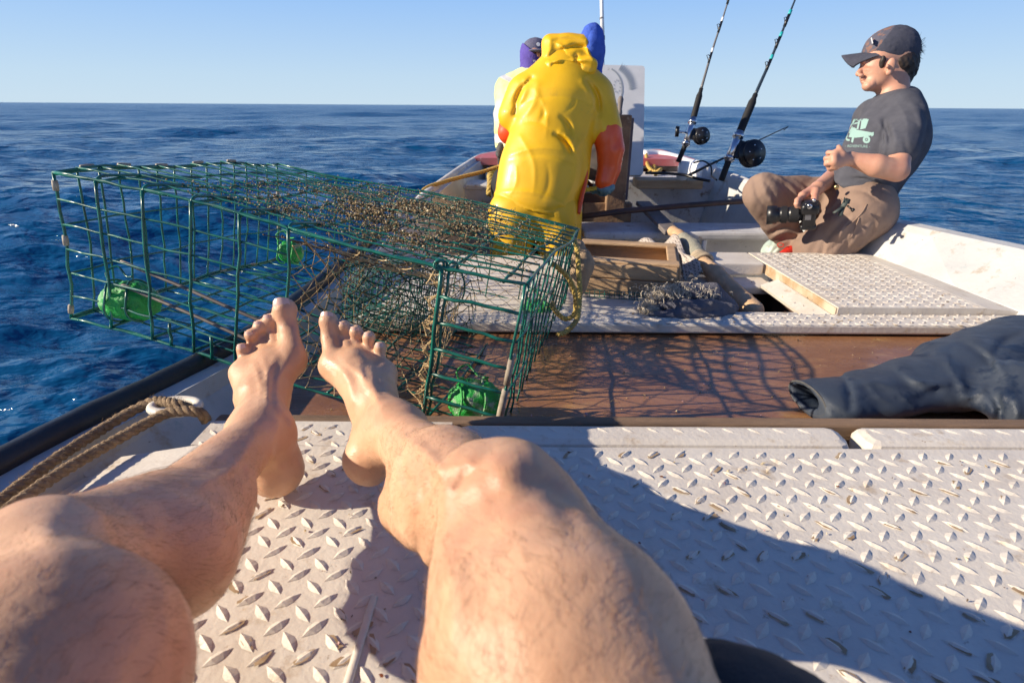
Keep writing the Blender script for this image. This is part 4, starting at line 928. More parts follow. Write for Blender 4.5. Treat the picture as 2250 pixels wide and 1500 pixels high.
def frm(x, y):
    d = E(x, y, 2.1)-E(1900, 290, 1.2)*0-np.array([0, 0, CAMH]); d = nrm(d); return E(x, y, 1.5), d
def circ(cx, cy, r, n=18): return [(cx+r*math.cos(2*math.pi*i/n), cy+r*math.sin(2*math.pi*i/n)) for i in range(n)]
def ring(cx, cy, r0, r1, n=20):
    return [[(cx+a*math.cos(2*math.pi*k/n), cy+a*math.sin(2*math.pi*k/n)) for a, k in ((r0, i), (r1, i), (r1, i+1), (r0, i+1))] for i in range(n)]
P_ = [[(1862, 292), (1876, 262), (1880, 262), (1868, 293)], [(1876, 262), (1906, 261), (1904, 265), (1877, 266)], [(1893, 264), (1909, 262), (1902, 282), (1890, 285)], [(1864, 290), (1868, 283), (1892, 287), (1914, 291), (1917, 297), (1905, 300), (1880, 303), (1861, 301)],
      [(1870, 272), (1888, 268), (1886, 271), (1872, 275)], [(1886, 266), (1890, 266), (1886, 284), (1882, 284)], [(1913, 292), (1920, 290), (1920, 297), (1915, 301)], [(1872, 302), (1877, 302), (1874, 314), (1870, 312)], [(1866, 283), (1876, 280), (1884, 284), (1868, 290)]]
P_ += ring(1904, 307, 3.4, 8.3)+ring(1864, 303, 3, 7)[3:14]+[circ(1904, 307, 1.8)]
# lettering under the picture
def text_polys(txt, cx, cy, size, slant=0):
    cu = bpy.data.curves.new('t', 'FONT'); cu.body = txt; cu.size = size; cu.align_x = 'CENTER'; ob = bpy.data.objects.new('t', cu); COL.objects.link(ob)
    me = bpy.data.meshes.new_from_object(ob); bpy.data.objects.remove(ob); out = [[(cx+me.vertices[i].co.x, cy-me.vertices[i].co.y+slant*me.vertices[i].co.x) for i in p.vertices] for p in me.polygons]; bpy.data.meshes.remove(me); return out
P_ += text_polys('- ADVENTURE -', 1884, 324, 8.0, .03)
decal(P_, sh, frm, 'shirt_print', tee_print, man)
# trousers
S = sc([E(1620, 360, 2.0), E(1960, 640, 2.0), E(1620, 360, 2.7), E(1960, 640, 2.7)], .0052)
S.chain([E(1890, 425, 2.26), E(1896, 462, 2.26)], [.110, .120], .04, sq=(CF, 1.1)); S.chain([E(1878, 445, 2.36), E(1760, 432, 2.35), E(1684, 426, 2.30)], [.105, .082, .072], .05)
S.ell(E(1676, 420, 2.29), (.062, .066, .06), .03, VR); S.chain([E(1676, 428, 2.30), E(1705, 480, 2.35), E(1738, 530, 2.40)], [.070, .066, .054], .04)
S.chain([E(1892, 466, 2.20), E(1850, 505, 2.22), E(1800, 556, 2.28)], [.115, .100, .092], .05); S.cone(E(1800, 556, 2.28), (1.18, 2.48, -.38), .085, .06, .05)
S.folds([(1655, 392, 1690, 460, -.006, 5), (1672, 388, 1712, 455, .006, 6), (1690, 386, 1735, 450, -.007, 5), (1712, 386, 1755, 440, .006, 6), (1735, 388, 1785, 425, -.006, 5), (1675, 470, 1715, 512, -.005, 5), (1690, 512, 1748, 498, -.008, 4), (1692, 522, 1750, 508, .007, 5), (1700, 536, 1752, 520, -.007, 4), (1905, 448, 1830, 560, .006, 8), (1885, 460, 1800, 560, -.007, 7), (1925, 470, 1868, 545, -.008, 6), (1850, 428, 1790, 480, -.006, 6), (1845, 500, 1812, 560, .006, 6), (1862, 505, 1838, 560, -.007, 5), (1905, 500, 1880, 545, .007, 6), (1800, 470, 1760, 550, .005, 7), (1860, 412, 1930, 440, -.004, 4)])
S.folds([(1672, 390, 1705, 458, -.005, 4), (1700, 386, 1745, 446, -.005, 4), (1728, 386, 1778, 432, .004, 4), (1688, 508, 1750, 496, -.007, 4), (1696, 528, 1752, 514, -.006, 4), (1878, 470, 1795, 558, -.006, 5), (1915, 478, 1858, 550, -.006, 5), (1845, 505, 1825, 562, .005, 4), (1850, 430, 1800, 470, -.005, 4)], True)
S.noise(.0045, .14, seed=22, ridge=True); S.noise(.0012, .06, seed=23, ridge=True)
pants = S.build('trousers', khaki, man)
pb = bvh(pants)
def seam(pts, name='seam', mt=khaki, r=.0028):
    mb = MB(); P = []
    for (x, y) in pts:
        o_, d_ = E(x, y, 1.5), nrm(E(x, y, 2)-np.array([0, 0, CAMH])); h = pb.ray_cast(Vector(o_), Vector(d_))
        if h[0] is not None: P.append(np.array(h[0])-d_*.001)
    if len(P) > 2: mb.tube(spline(P, 4), r, 5); mb.build(name, mt, man, True)
seam([(1905, 448), (1895, 465), (1880, 482), (1860, 498)]); seam([(1888, 478), (1880, 500), (1870, 522)]); seam([(1842, 405), (1838, 425), (1850, 440)])
mb = MB(); c_ = E(1838, 412, 2.135); mb.lathe([(0, .001), (0, .009), (.004, .0085), (.005, .004)], c_+CF*.003, c_-CF*.01, 14); mb.build('button', M('brass', (.6, .42, .2), None, rough=.35, metal=1.), man, True)
# shoe
S = sc([E(1700, 520, 2.2), E(1775, 575, 2.2), E(1700, 520, 2.6), E(1775, 575, 2.6)], .003)
S.chain([E(1758, 548, 2.38), E(1735, 556, 2.33), E(1716, 568, 2.30)], [.032, .028, .024], .02); S.noise(.0015, .014, seed=2, ridge=True)
S.build('shoe', red_sh, man)
sl_m = M('shoe_lace', (.30, .10, .05), None, rough=.8)
for k in range(5): a = E(1752-k*7, 540+k*4.5, 2.325-k*.005); mb = MB(); mb.tube([a, a+CR*.008-CU*.006-CF*.006, a+CR*.014-CU*.022], .0022, 5); mb.build('lace', sl_m, man)
mb = MB(); mb.tube([E(1716, 537, 2.32)+CR*.012*math.cos(t)+CU*.008*math.sin(t)-CF*.01 for t in np.linspace(0, 6, 14)], .0018, 5); mb.build('lace_loop', red_sh, man)
mb = MB(); mb.box((1.30, 2.42, -.20), (.30, .40, .05), bev=.01); mb.build('side_bench', old_white, boat)

# camera held by the man
cm = thing('camera', 'black camera with a large lens held low in the hand of the seated man', 'camera', E(1775, 490, 2.1))
ax = nrm(-CR*.98-CU*.09-CF*.16); upv = nrm(CU*.95+CR*.12-CF*.1); upv = nrm(upv-ax*np.dot(upv, ax)); sdv = np.cross(ax, upv); RC = np.stack([ax, sdv, upv], 1); cb = E(1778, 468, 2.12)
mb = MB(); mb.box(cb, (.045, .055, .095), RC, .008); mb.box(cb+upv*.022-ax*.0, (.062, .075, .040), RC, .010); mb.box(cb-upv*.05, (.055, .05, .02), RC, .006); mb.build('body', blackp, cm, True)
mb = MB(); l0 = cb+ax*.022-upv*.004; mb.lathe([(0, .024), (.012, .025), (.014, .029), (.045, .0295), (.046, .0275), (.052, .0275), (.053, .031), (.072, .031), (.073, .0285), (.086, .0285), (.088, .034), (.122, .036), (.122, .032), (.10, .029), (.098, .002)], l0, l0+ax, 28); mb.build('lens', blackp, cm, True)
mb = MB(); mb.lathe([(.053, .0316), (.072, .0316)], l0, l0+ax, 28); mb.lathe([(.016, .0300), (.042, .0300)], l0, l0+ax, 28); mb.build('focus_ring', blackr, cm)
mb = MB(); c2 = cb+upv*.034-CF*.045+ax*-.002; mb.lathe([(0, .009), (.005, .009), (.006, .006)], c2+CF*.004, c2-CF, 18); mb.lathe([(0, .006), (.007, .006)], c2+upv*.022-ax*.012+CF*.004, c2+upv*.022-ax*.012-CF, 14); mb.build('dial', chrome, cm, True)
mb = MB(); mb.box(cb-CF*.028-upv*.01, (.02, .004, .022), RC); mb.build('plate', M('grey_metal', (.25, .25, .26), None, rough=.4, metal=.8), cm)
# clamp hanging on the pocket
cl = thing('clamp', 'small dark spring clamp clipped to the hip of the khaki trousers', 'clamp', E(1852, 475, 2.05))
mb = MB(); q = E(1852, 456, 2.06)
mb.chain = None
for (a, b, r) in (((1862, 438), (1852, 455), .011), ((1852, 455), (1832, 468), .008), ((1852, 455), (1846, 474), .008)): mb.tube([E(*a, 2.055), E(*b, 2.05)], [r, r*.85], 8, flat=.5)
for k in range(4): mb.tube([E(1856+k*4, 434+k*1.5, 2.052), E(1853+k*4, 445+k, 2.05)], .0022, 5)
mb.build('jaws', M('dark_green_plastic', (.045, .06, .055), None, rough=.6), cl, True)
mb = MB(); mb.tube([E(1862, 452, 2.05), E(1874, 462, 2.04)], .0035, 8); mb.tube([E(1872, 460, 2.04), E(1876, 463, 2.04)], .0065, 8); mb.build('screw', blackp, cl, True)

# ---- person in the yellow oilskins, back to us
ym = thing('person', 'person seen from behind in a yellow oilskin jacket with orange sleeves', 'person', (.12, 2.65, -.6))
CR, CU, CF, VR = frame(1220, 220); Y = 2.70; G = lambda x, y, d=Y: Ud(x, y, d)
S = sc([G(1070, 50, 2.4), G(1370, 480, 2.4), G(1070, 50, 3.05), (.1, 2.6, -.6)], .009)
S.ell(G(1292, 118, 2.68), (.042, .085, .075), .02, VR); S.cone(G(1280, 150), G(1245, 185), .055, .07, .03); S.chain([G(1230, 200), G(1205, 300), G(1185, 400), G(1175, 455)], [.09, .09, .09, .09], .05)
S.chain([G(1155, 205), G(1122, 265, 2.76), G(1150, 320, 2.9)], [.04, .035, .03], .02); S.chain([G(1312, 215), G(1336, 290, 2.7), G(1330, 395, 2.75)], [.05, .042, .03], .02)
S.chain([G(1130, 470), (.0, 2.66, -.28), (-.02, 2.70, -.58)], [.08, .06, .05], .03); S.chain([G(1225, 475), (.24, 2.66, -.28), (.26, 2.70, -.58)], [.08, .06, .05], .03)
kn = [G(1318, 412, 2.76), G(1325, 416, 2.75), G(1333, 416, 2.74), G(1341, 412, 2.74)]
hand(S, G(1331, 398, 2.75), kn, [[k_+np.array([-.004, .02, -.02]), k_+np.array([-.01, .05, -.02]), k_+np.array([-.01, .06, .0])] for k_ in kn], [G(1322, 402, 2.76), G(1311, 410, 2.78), G(1306, 416, 2.8)], .022, .012)
S.build('body', skin_face, ym)
S = sc([G(1060, 130, 2.35), G(1380, 490, 2.35), G(1060, 130, 3.1), G(1380, 490, 3.1)], .0062)
fl = (CF, .68)
S.chain([G(1236, 178), G(1232, 225), G(1212, 300), G(1194, 380), G(1178, 455)], [.135, .185, .172, .190, .205], .07, sq=fl, ki=.08)
S.cone(G(1170, 205), G(1300, 205), .085, .085, .06)
S.cone(G(1150, 205), G(1127, 255, 2.71), .078, .070, .03); S.cone(G(1312, 212), G(1332, 284, 2.69), .082, .074, .03)
S.folds([(1165, 172, 1128, 250, -.012, 6), (1152, 178, 1116, 246, .008, 7), (1178, 185, 1140, 262, .007, 8), (1218, 296, 1252, 334, -.014, 5), (1228, 290, 1262, 330, .010, 6), (1230, 258, 1252, 292, -.010, 5), (1192, 236, 1186, 264, -.008, 6), (1288, 176, 1314, 252, -.012, 6), (1276, 180, 1300, 262, .008, 7), (1300, 236, 1322, 282, .007, 6), (1118, 342, 1262, 348, .005, 8), (1120, 352, 1262, 360, -.004, 6), (1270, 320, 1262, 440, -.006, 6), (1080, 426, 1262, 466, .005, 5)])
S.folds([(1130, 232, 1320, 236, -.003, 4), (1165, 172, 1128, 250, -.010, 5), (1218, 296, 1252, 334, -.012, 5), (1288, 176, 1314, 252, -.010, 5), (1232, 256, 1252, 290, -.008, 5), (1140, 300, 1170, 420, .006, 7), (1262, 352, 1228, 450, .007, 7), (1120, 345, 1270, 352, -.006, 5), (1085, 416, 1266, 456, -.004, 4), (1172, 196, 1196, 300, .004, 5), (1292, 240, 1264, 330, .005, 5), (1132, 368, 1118, 428, .005, 5), (1200, 362, 1188, 440, -.005, 6), (1150, 268, 1200, 280, -.005, 5), (1250, 366, 1236, 450, .005, 5), (1262, 210, 1240, 246, -.004, 4), (1275, 300, 1240, 345, .006, 5)], True)
S.noise(.003, .40, stretch=(1, 1, .6), seed=31, ridge=True)
a, b = G(1080, 433), G(1262, 474); S.plane((a+b)/2, nrm(np.cross(b-a, CF))*(1 if np.cross(b-a, CF)[2] < 0 else -1))
jk = S.build('jacket', yel, ym)
S = sc([G(1180, 65, 2.4), G(1330, 185, 2.4), G(1180, 65, 3.0), G(1330, 185, 3.0)], .0045)
S.ell(G(1246, 132), (.125, .085, .12), .03, VR); S.cone(G(1208, 96, 2.66), G(1278, 98, 2.64), .038, .042, .03); S.cone(G(1212, 98, 2.66), G(1205, 142, 2.62), .03, .03, .03)
S.cone(G(1215, 148, 2.6), G(1298, 148, 2.6), .03, .03, .03); S.folds([(1196, 130, 1234, 113, -.014, 5), (1234, 113, 1284, 104, -.010, 6), (1206, 128, 1262, 133, .014, 7), (1262, 133, 1306, 136, .012, 7), (1212, 142, 1270, 148, -.014, 5), (1225, 154, 1290, 160, .014, 7), (1204, 90, 1196, 124, .008, 7), (1206, 84, 1284, 88, .010, 7), (1262, 120, 1272, 145, -.012, 5), (1285, 92, 1304, 128, .010, 7), (1228, 96, 1258, 108, .006, 8), (1204, 166, 1300, 172, -.012, 5)]); S.folds([(1196, 128, 1284, 104, -.010, 5), (1212, 144, 1300, 150, -.010, 5), (1206, 92, 1240, 110, .008, 5), (1250, 120, 1304, 132, .008, 6), (1285, 90, 1300, 130, .007, 5)], True); S.noise(.0012, .12, seed=41, ridge=True); S.build('jacket_hood', yel, ym)
S = sc([G(1265, 50, 2.45), G(1335, 175, 2.45), G(1265, 50, 2.9), G(1335, 175, 2.9)], .0045)
S.ell(G(1298, 108, 2.68), (.062, .105, .095), .02, VR); S.ell(G(1303, 90, 2.68), (.05, .072, .08), .02, VR); S.cone(G(1304, 120, 2.68), G(1312, 158, 2.68), .05, .024, .03); S.folds([(1298, 62, 1288, 105, -.005, 4), (1306, 80, 1310, 150, .004, 4), (1285, 90, 1290, 140, -.004, 4), (1280, 70, 1316, 74, -.003, 4)], True); S.noise(.002, .04, seed=42, ridge=True); S.build('fleece_hood', blue_f, ym)
for nm, ch, rr in (('sleeve', [G(1127, 246, 2.72), G(1119, 290, 2.76), G(1150, 322, 2.92), G(1185, 335, 3.0)], [.060, .056, .05, .045]), ('sleeve', [G(1333, 288, 2.69), G(1341, 330, 2.71), G(1338, 372, 2.74), G(1330, 398, 2.75)], [.073, .066, .056, .05])):
    S = Sculpt(np.min(ch, 0)-.1, np.max(ch, 0)+.1, .0055); S.chain(ch, rr, .03); S.noise(.003, .14, seed=int(ch[0][0]*100)+60, ridge=True); o = S.build(nm, org, ym); o['label'] = 'orange sleeve'
mb = MB(); mb.tube(spline([G(1264, 330, 2.62), G(1286, 335, 2.66), G(1286, 390, 2.66), G(1278, 430, 2.64), G(1270, 470, 2.63)]), .016, 8, flat=.6); o = mb.build('jacket_lining', org, ym, True)
S = Sculpt(G(1331, 405, 2.75)-.075, G(1331, 405, 2.75)+.075, .004)
hand(S, G(1332, 394, 2.75), [k_ for k_ in kn], [[k_+np.array([-.004, .02, -.022]), k_+np.array([-.01, .05, -.022]), k_+np.array([-.01, .06, .0])] for k_ in kn], [G(1322, 402, 2.76), G(1309, 412, 2.77), G(1304, 420, 2.79)], .026, .0145); S.build('glove', glove_b, ym)
S = sc([G(1070, 430, 2.35), G(1290, 480, 2.35), (-.15, 2.4, -.62), (.42, 3.0, -.1)], .008)
S.ell(G(1176, 458), (.19, .12, .13), .05, VR); S.chain([G(1125, 470), (-.01, 2.66, -.28), (-.03, 2.70, -.56)], [.115, .095, .085], .04); S.chain([G(1225, 475), (.235, 2.66, -.28), (.26, 2.70, -.56)], [.115, .095, .085], .04)
S.noise(.005, .16, seed=51, ridge=True); S.build('trousers', yel, ym)

# ---- person behind, facing us
bp = thing('person', 'person in grey cap and purple face covering standing behind the yellow jacket', 'person', (.08, 3.1, -.6))
CR, CU, CF, VR = frame(1165, 160); B = lambda x, y, d=3.1: Ud(x, y, d)
S = sc([B(1080, 80, 2.85), B(1240, 340, 2.85), B(1080, 80, 3.4), (.08, 3.2, -.6)], .008)
S.ell(B(1176, 118), (.056, .068, .08), .02, VR); S.cone(B(1178, 120), B(1178, 160), .055, .055, .02); S.ell(B(1184, 122, 3.02), (.010, .014, .014), .012, VR); S.ell(B(1176, 118, 3.03), (.03, .03, .02), .02, VR)
S.chain([B(1168, 235), B(1160, 280), B(1165, 350)], [.09, .11, .11], .05); S.chain([B(1120, 190), B(1107, 255), B(1106, 310)], [.05, .04, .028], .02); S.chain([B(1225, 190), B(1235, 260), B(1220, 310)], [.05, .04, .028], .02)
S.chain([(.0, 3.12, .0), (.0, 3.15, -.58)], [.09, .06], .03); S.chain([(.18, 3.12, .0), (.18, 3.15, -.58)], [.09, .06], .03); S.build('body', skin_face, bp)
for x in (1173, 1190):
    mb = MB(); mb.lathe([(0, .001), (0, .009), (.003, .006)], B(x, 121, 3.012), B(x, 121, 2.9), 10); mb.build('eye', hair_d, bp, True)
mb = MB(); mb.tube([B(1165, 117.5, 3.015), B(1173, 116, 3.005), B(1180, 118, 3.01)], .0022, 5); mb.build('eyebrow', hair_d, bp)
S = sc([B(1140, 80, 2.9), B(1205, 165, 2.9), B(1140, 80, 3.3), B(1205, 165, 3.3)], .004)
S.ell(B(1172, 118), (.074, .088, .098), .02, VR); S.cone(B(1172, 135, 3.08), B(1170, 166, 3.1), .070, .070, .02); S.noise(.0016, .03, seed=61, ridge=True)
S.plane(B(1168, 112), nrm(CR*.62+CU*.78))
buff = S.build('neck_gaiter', purple, bp)
bb = bvh(buff); decal(text_polys('VNO', 1180, 141, 9, .55), bb, lambda x, y: (B(x, y, 2.5), nrm(B(x, y, 3)-np.array([0, 0, CAMH]))), 'gaiter_print', white_p, bp, sub=0)
S = sc([B(1140, 75, 2.8), B(1215, 130, 2.8), B(1140, 75, 3.3), B(1215, 130, 3.3)], .004)
S.ell(B(1176, 108), (.070, .056, .098), .01, VR); S.plane(B(1176, 110), nrm(-CU+CR*.12)); S.ell(B(1184, 111, 2.99), (.055, .007, .07), .01, VR); S.noise(.001, .03, seed=62, ridge=True); S.build('cap', cap_grey, bp)
mb = MB(); c_ = B(1183, 98, 3.003); mb.lathe([(0, .002), (0, .010), (.003, .009)], c_+CF*.006, c_-CF, 12); mb.build('cap_badge', white_p, bp)
def stripes(c):
    f = np.zeros(len(c), int)
    for (x0, y0, w_) in ((1107, 254, .022), (1106, 303, .022)):
        q = (c-B(x0, y0))@CU; f[(np.abs(q) < w_) & (c[:, 0] < B(1135, 254)[0])] = 1
    q = (c-B(1140, 183))@nrm(CU+CR*.4); f[(np.abs(q) < .012)] = 1
    return f
S = sc([B(1075, 140, 2.8), B(1260, 360, 2.8), B(1075, 140, 3.45), B(1260, 360, 3.45)], .0055)
S.chain([B(1168, 222), B(1166, 280), B(1166, 350)], [.16, .165, .165], .05, sq=(CF, .8)); S.cone(B(1166, 168), B(1168, 205), .058, .10, .03)
S.cone(B(1140, 186), B(1118, 202), .065, .072, .04); S.chain([B(1120, 196), B(1109, 255), B(1107, 316)], [.074, .060, .050], .03); S.chain([B(1222, 190), B(1232, 255), B(1222, 316)], [.07, .058, .048], .03)
S.noise(.004, .08, seed=63, ridge=True); S.ell(B(1172, 142), (.055, .03, .055), .01, VR, 'sub'); S.build('jacket', [hivis, reflect, black_cl], bp, stripes)
S = Sculpt(B(1106, 330)-.11, B(1106, 330)+.11, .004)
kn = [B(1098, 338, 3.06), B(1102, 340, 3.08), B(1107, 340, 3.11), B(1111, 338, 3.13)]
hand(S, B(1106, 316), kn, [[k_-CU*.03+CF*.004, k_-CU*.05+CF*.015, k_-CU*.062+CF*.03] for k_ in kn], [B(1102, 322, 3.06), B(1098, 332, 3.04), B(1097, 342, 3.04)], .026, .013); S.cone(B(1106, 308), B(1106, 322), .045, .04, .01); S.noise(.002, .02, seed=64, ridge=True); S.build('glove', glove_g, bp)
S = sc([(-.2, 2.9, .12), (.4, 3.4, -.62)], .01); S.chain([(.0, 3.14, .06), (.0, 3.15, -.56)], [.12, .085], .03); S.chain([(.18, 3.14, .06), (.18, 3.15, -.56)], [.12, .085], .03); S.build('trousers', black_cl, bp)
# ------------------------------------------------------------------ gear standing on the forward deck
def solid(name, S, mt, label, cat, group=None):
    o = S.build(name, mt); return tag(o, label, cat, group)
# whip antenna
an = thing('antenna', 'tall white whip antenna rising behind the blue hood', 'antenna', Ud(1328, 395, 3.5))
mb = MB(); mb.tube([Ud(1324, 85, 3.5), Ud(1322, 0, 3.5), Ud(1318, -160, 3.5)], [.0125, .0115, .009], 12); mb.build('mast', white_p, an, True)
mb = MB(); mb.tube([Ud(1324, 80, 3.5), Ud(1324, 88, 3.5)], .015, 12); mb.build('ferrule', wood_grey, an, True)
mb = MB(); mb.tube([Ud(1322, 40, 3.5), Ud(1322, 43, 3.5)], .0128, 12); mb.build('band', wood_grey, an, True)
mb = MB(); mb.tube([Ud(1324, 86, 3.5), Ud(1329, 398, 3.5)], [.009, .011], 10); mb.build('lower_mast', white_p, an, True)
# white board
bd = thing('plastic_board', 'tall white plastic board with faint grey picture standing behind the winch post', 'board', Ud(1370, 390, 3.35))
mb = MB(); A, B_, C_, D_ = Ud(1300, 386, 3.36), Ud(1413, 385, 3.36), Ud(1417, 145, 3.36), Ud(1300, 142, 3.36)
n_ = nrm(np.cross(B_-A, D_-A)); n_ = -n_ if n_[1] > 0 else n_
def rr_poly(a, b, c, d, r):
    out = []
    P = [a, b, c, d]
    for i in range(4):
        p, q, s_ = P[i], P[i-1], P[(i+1) % 4]; u_, v_ = nrm(q-p), nrm(s_-p)
        for t in np.linspace(0, 1, 5): w1 = math.cos(t*math.pi/2); w2 = math.sin(t*math.pi/2); out.append(p+u_*r*(1-math.sin(t*math.pi/2))+v_*r*(1-math.cos(t*math.pi/2)))
    return out
q = rr_poly(A, B_, C_, D_, .018); nq = len(q); mb.add(q+[p-n_*.030 for p in q], [tuple(range(nq)), tuple(range(2*nq-1, nq-1, -1))]+[(i, nq+i, nq+(i+1) % nq, (i+1) % nq) for i in range(nq)])
mb.build('panel', plastic_w, bd)
def onboard(x, y, l=.0015):
    d = ray(x, y); o_ = np.array([0, 0, CAMH]); t = np.dot(A-o_, n_)/np.dot(d, n_); return o_+d*t+n_*l
mb = MB(); cx, cy = 1330, 196
pts = []
for k in range(26):
    t = -1.5+k/25*2.6; pts.append((t, 22, 30))
for k in range(25):
    t0, t1 = -1.2+k*.085, -1.2+(k+1)*.085; V = [onboard(cx+r_*math.cos(t), cy+r_*1.25*math.sin(t)) for r_, t in ((36, t0), (36+3, t0), (36+3, t1), (36, t1))]; mb.add(V, [(0, 1, 2, 3)])
for k in range(14):   # saw-like teeth running down the arc
    t = -1.0+k*.075; r_ = 58; a_ = onboard(cx+r_*math.cos(t), cy+r_*.95*math.sin(t)); b_ = onboard(cx+r_*math.cos(t+.06), cy+r_*.95*math.sin(t+.06)); c__ = onboard(cx+(r_+14)*math.cos(t+.0), cy+(r_+14)*.95*math.sin(t-.03)); e__ = onboard(cx+(r_-8)*math.cos(t+.03), cy+(r_-8)*.95*math.sin(t+.03)); mb.add([a_, c__, b_, e__], [(0, 1, 2, 3)])
for k in range(10):
    t = k*.628; a_ = onboard(1356+5*math.cos(t), 190+11*math.sin(t)); b_ = onboard(1356+9*math.cos(t+.2), 190+17*math.sin(t+.2)); c__ = onboard(1356+6.5*math.cos(t+.35), 190+13*math.sin(t+.35)); mb.add([a_, b_, c__], [(0, 1, 2)])
mb.build('picture', art_g, bd)
# winch post
wp = thing('winch_post', 'stained wooden winch post with a small handle on its cap', 'post', Ud(1365, 430, 3.0))
def fbox(mb, x0, y0, x1, y1, d, th, bev=.004):   # box whose front face spans the picture rectangle at depth d
    a, b, c = Ud(x0, y1, d), Ud(x1, y1, d), Ud(x0, y0, d); X = nrm(b-a); X[2] = 0; X = nrm(X); Zv = np.array([0, 0, 1.]); Yv = np.cross(Zv, X)
    w_ = np.linalg.norm(b-a); h_ = np.linalg.norm(c-a); mb.box((a+b)/2+Zv*h_*.5+Yv*th/2, (w_, th, h_), np.stack([X, Yv, Zv], 1), bev)
mb = MB(); fbox(mb, 1330, 268, 1372, 470, 3.0, .10, .006); mb.build('post', wood_brown, wp)
mb = MB(); fbox(mb, 1325, 256, 1378, 268, 2.98, .14, .006); mb.build('cap', wood_grey, wp)
mb = MB(); fbox(mb, 1372, 272, 1379, 440, 2.99, .10, .002); mb.build('side_board', M('purple_grey_timber', (.16, .12, .14), (.10, .08, .09), 10, .7), wp)
mb = MB(); mb.lathe([(0, .012), (.02, .014), (.04, .011), (.075, .014), (.09, .016), (.105, .010)], Ud(1361, 256, 3.03), Ud(1364, 215, 3.03), 14); mb.build('handle', wood_grey, wp, True)
mb = MB(); c_ = Ud(1318, 340, 2.98); mb.lathe([(0, .04), (0, .135), (.02, .14), (.035, .11), (.05, .14), (.07, .135), (.07, .04)], c_, c_+np.array([.15, 1, 0]), 32); mb.build('pulley', M('grey_metal_wheel', (.17, .16, .18), (.3, .28, .27), 20, .5, metal=.4), wp, True)
mb = MB(); c_ = Ud(1352, 330, 2.93); mb.tube([c_+np.array([.035*math.cos(t), 0, .12*math.sin(t)]) for t in np.linspace(-1.5, 1.5, 14)], .006, 8); mb.build('guard', white_p, wp, True)
mb = MB(); fbox(mb, 1262, 425, 1372, 447, 3.02, .05); mb.build('cross_timber', wood_dark, wp)
mb = MB(); fbox(mb, 1280, 447, 1385, 500, 3.05, .06); mb.build('base', wood_brown, wp)
mb = MB(); twisted(mb, spline([Ud(1270, 420, 2.72), Ud(1290, 417, 2.76), Ud(1322, 410, 2.76), Ud(1345, 400, 2.85)]), .011, pitch=.06)
tag(mb.build('hand_line', M('bright_yellow_rope', (.68, .55, .06), (.55, .42, .05), 60, .7), None, True), 'short yellow rope held in the pale blue glove', 'rope')
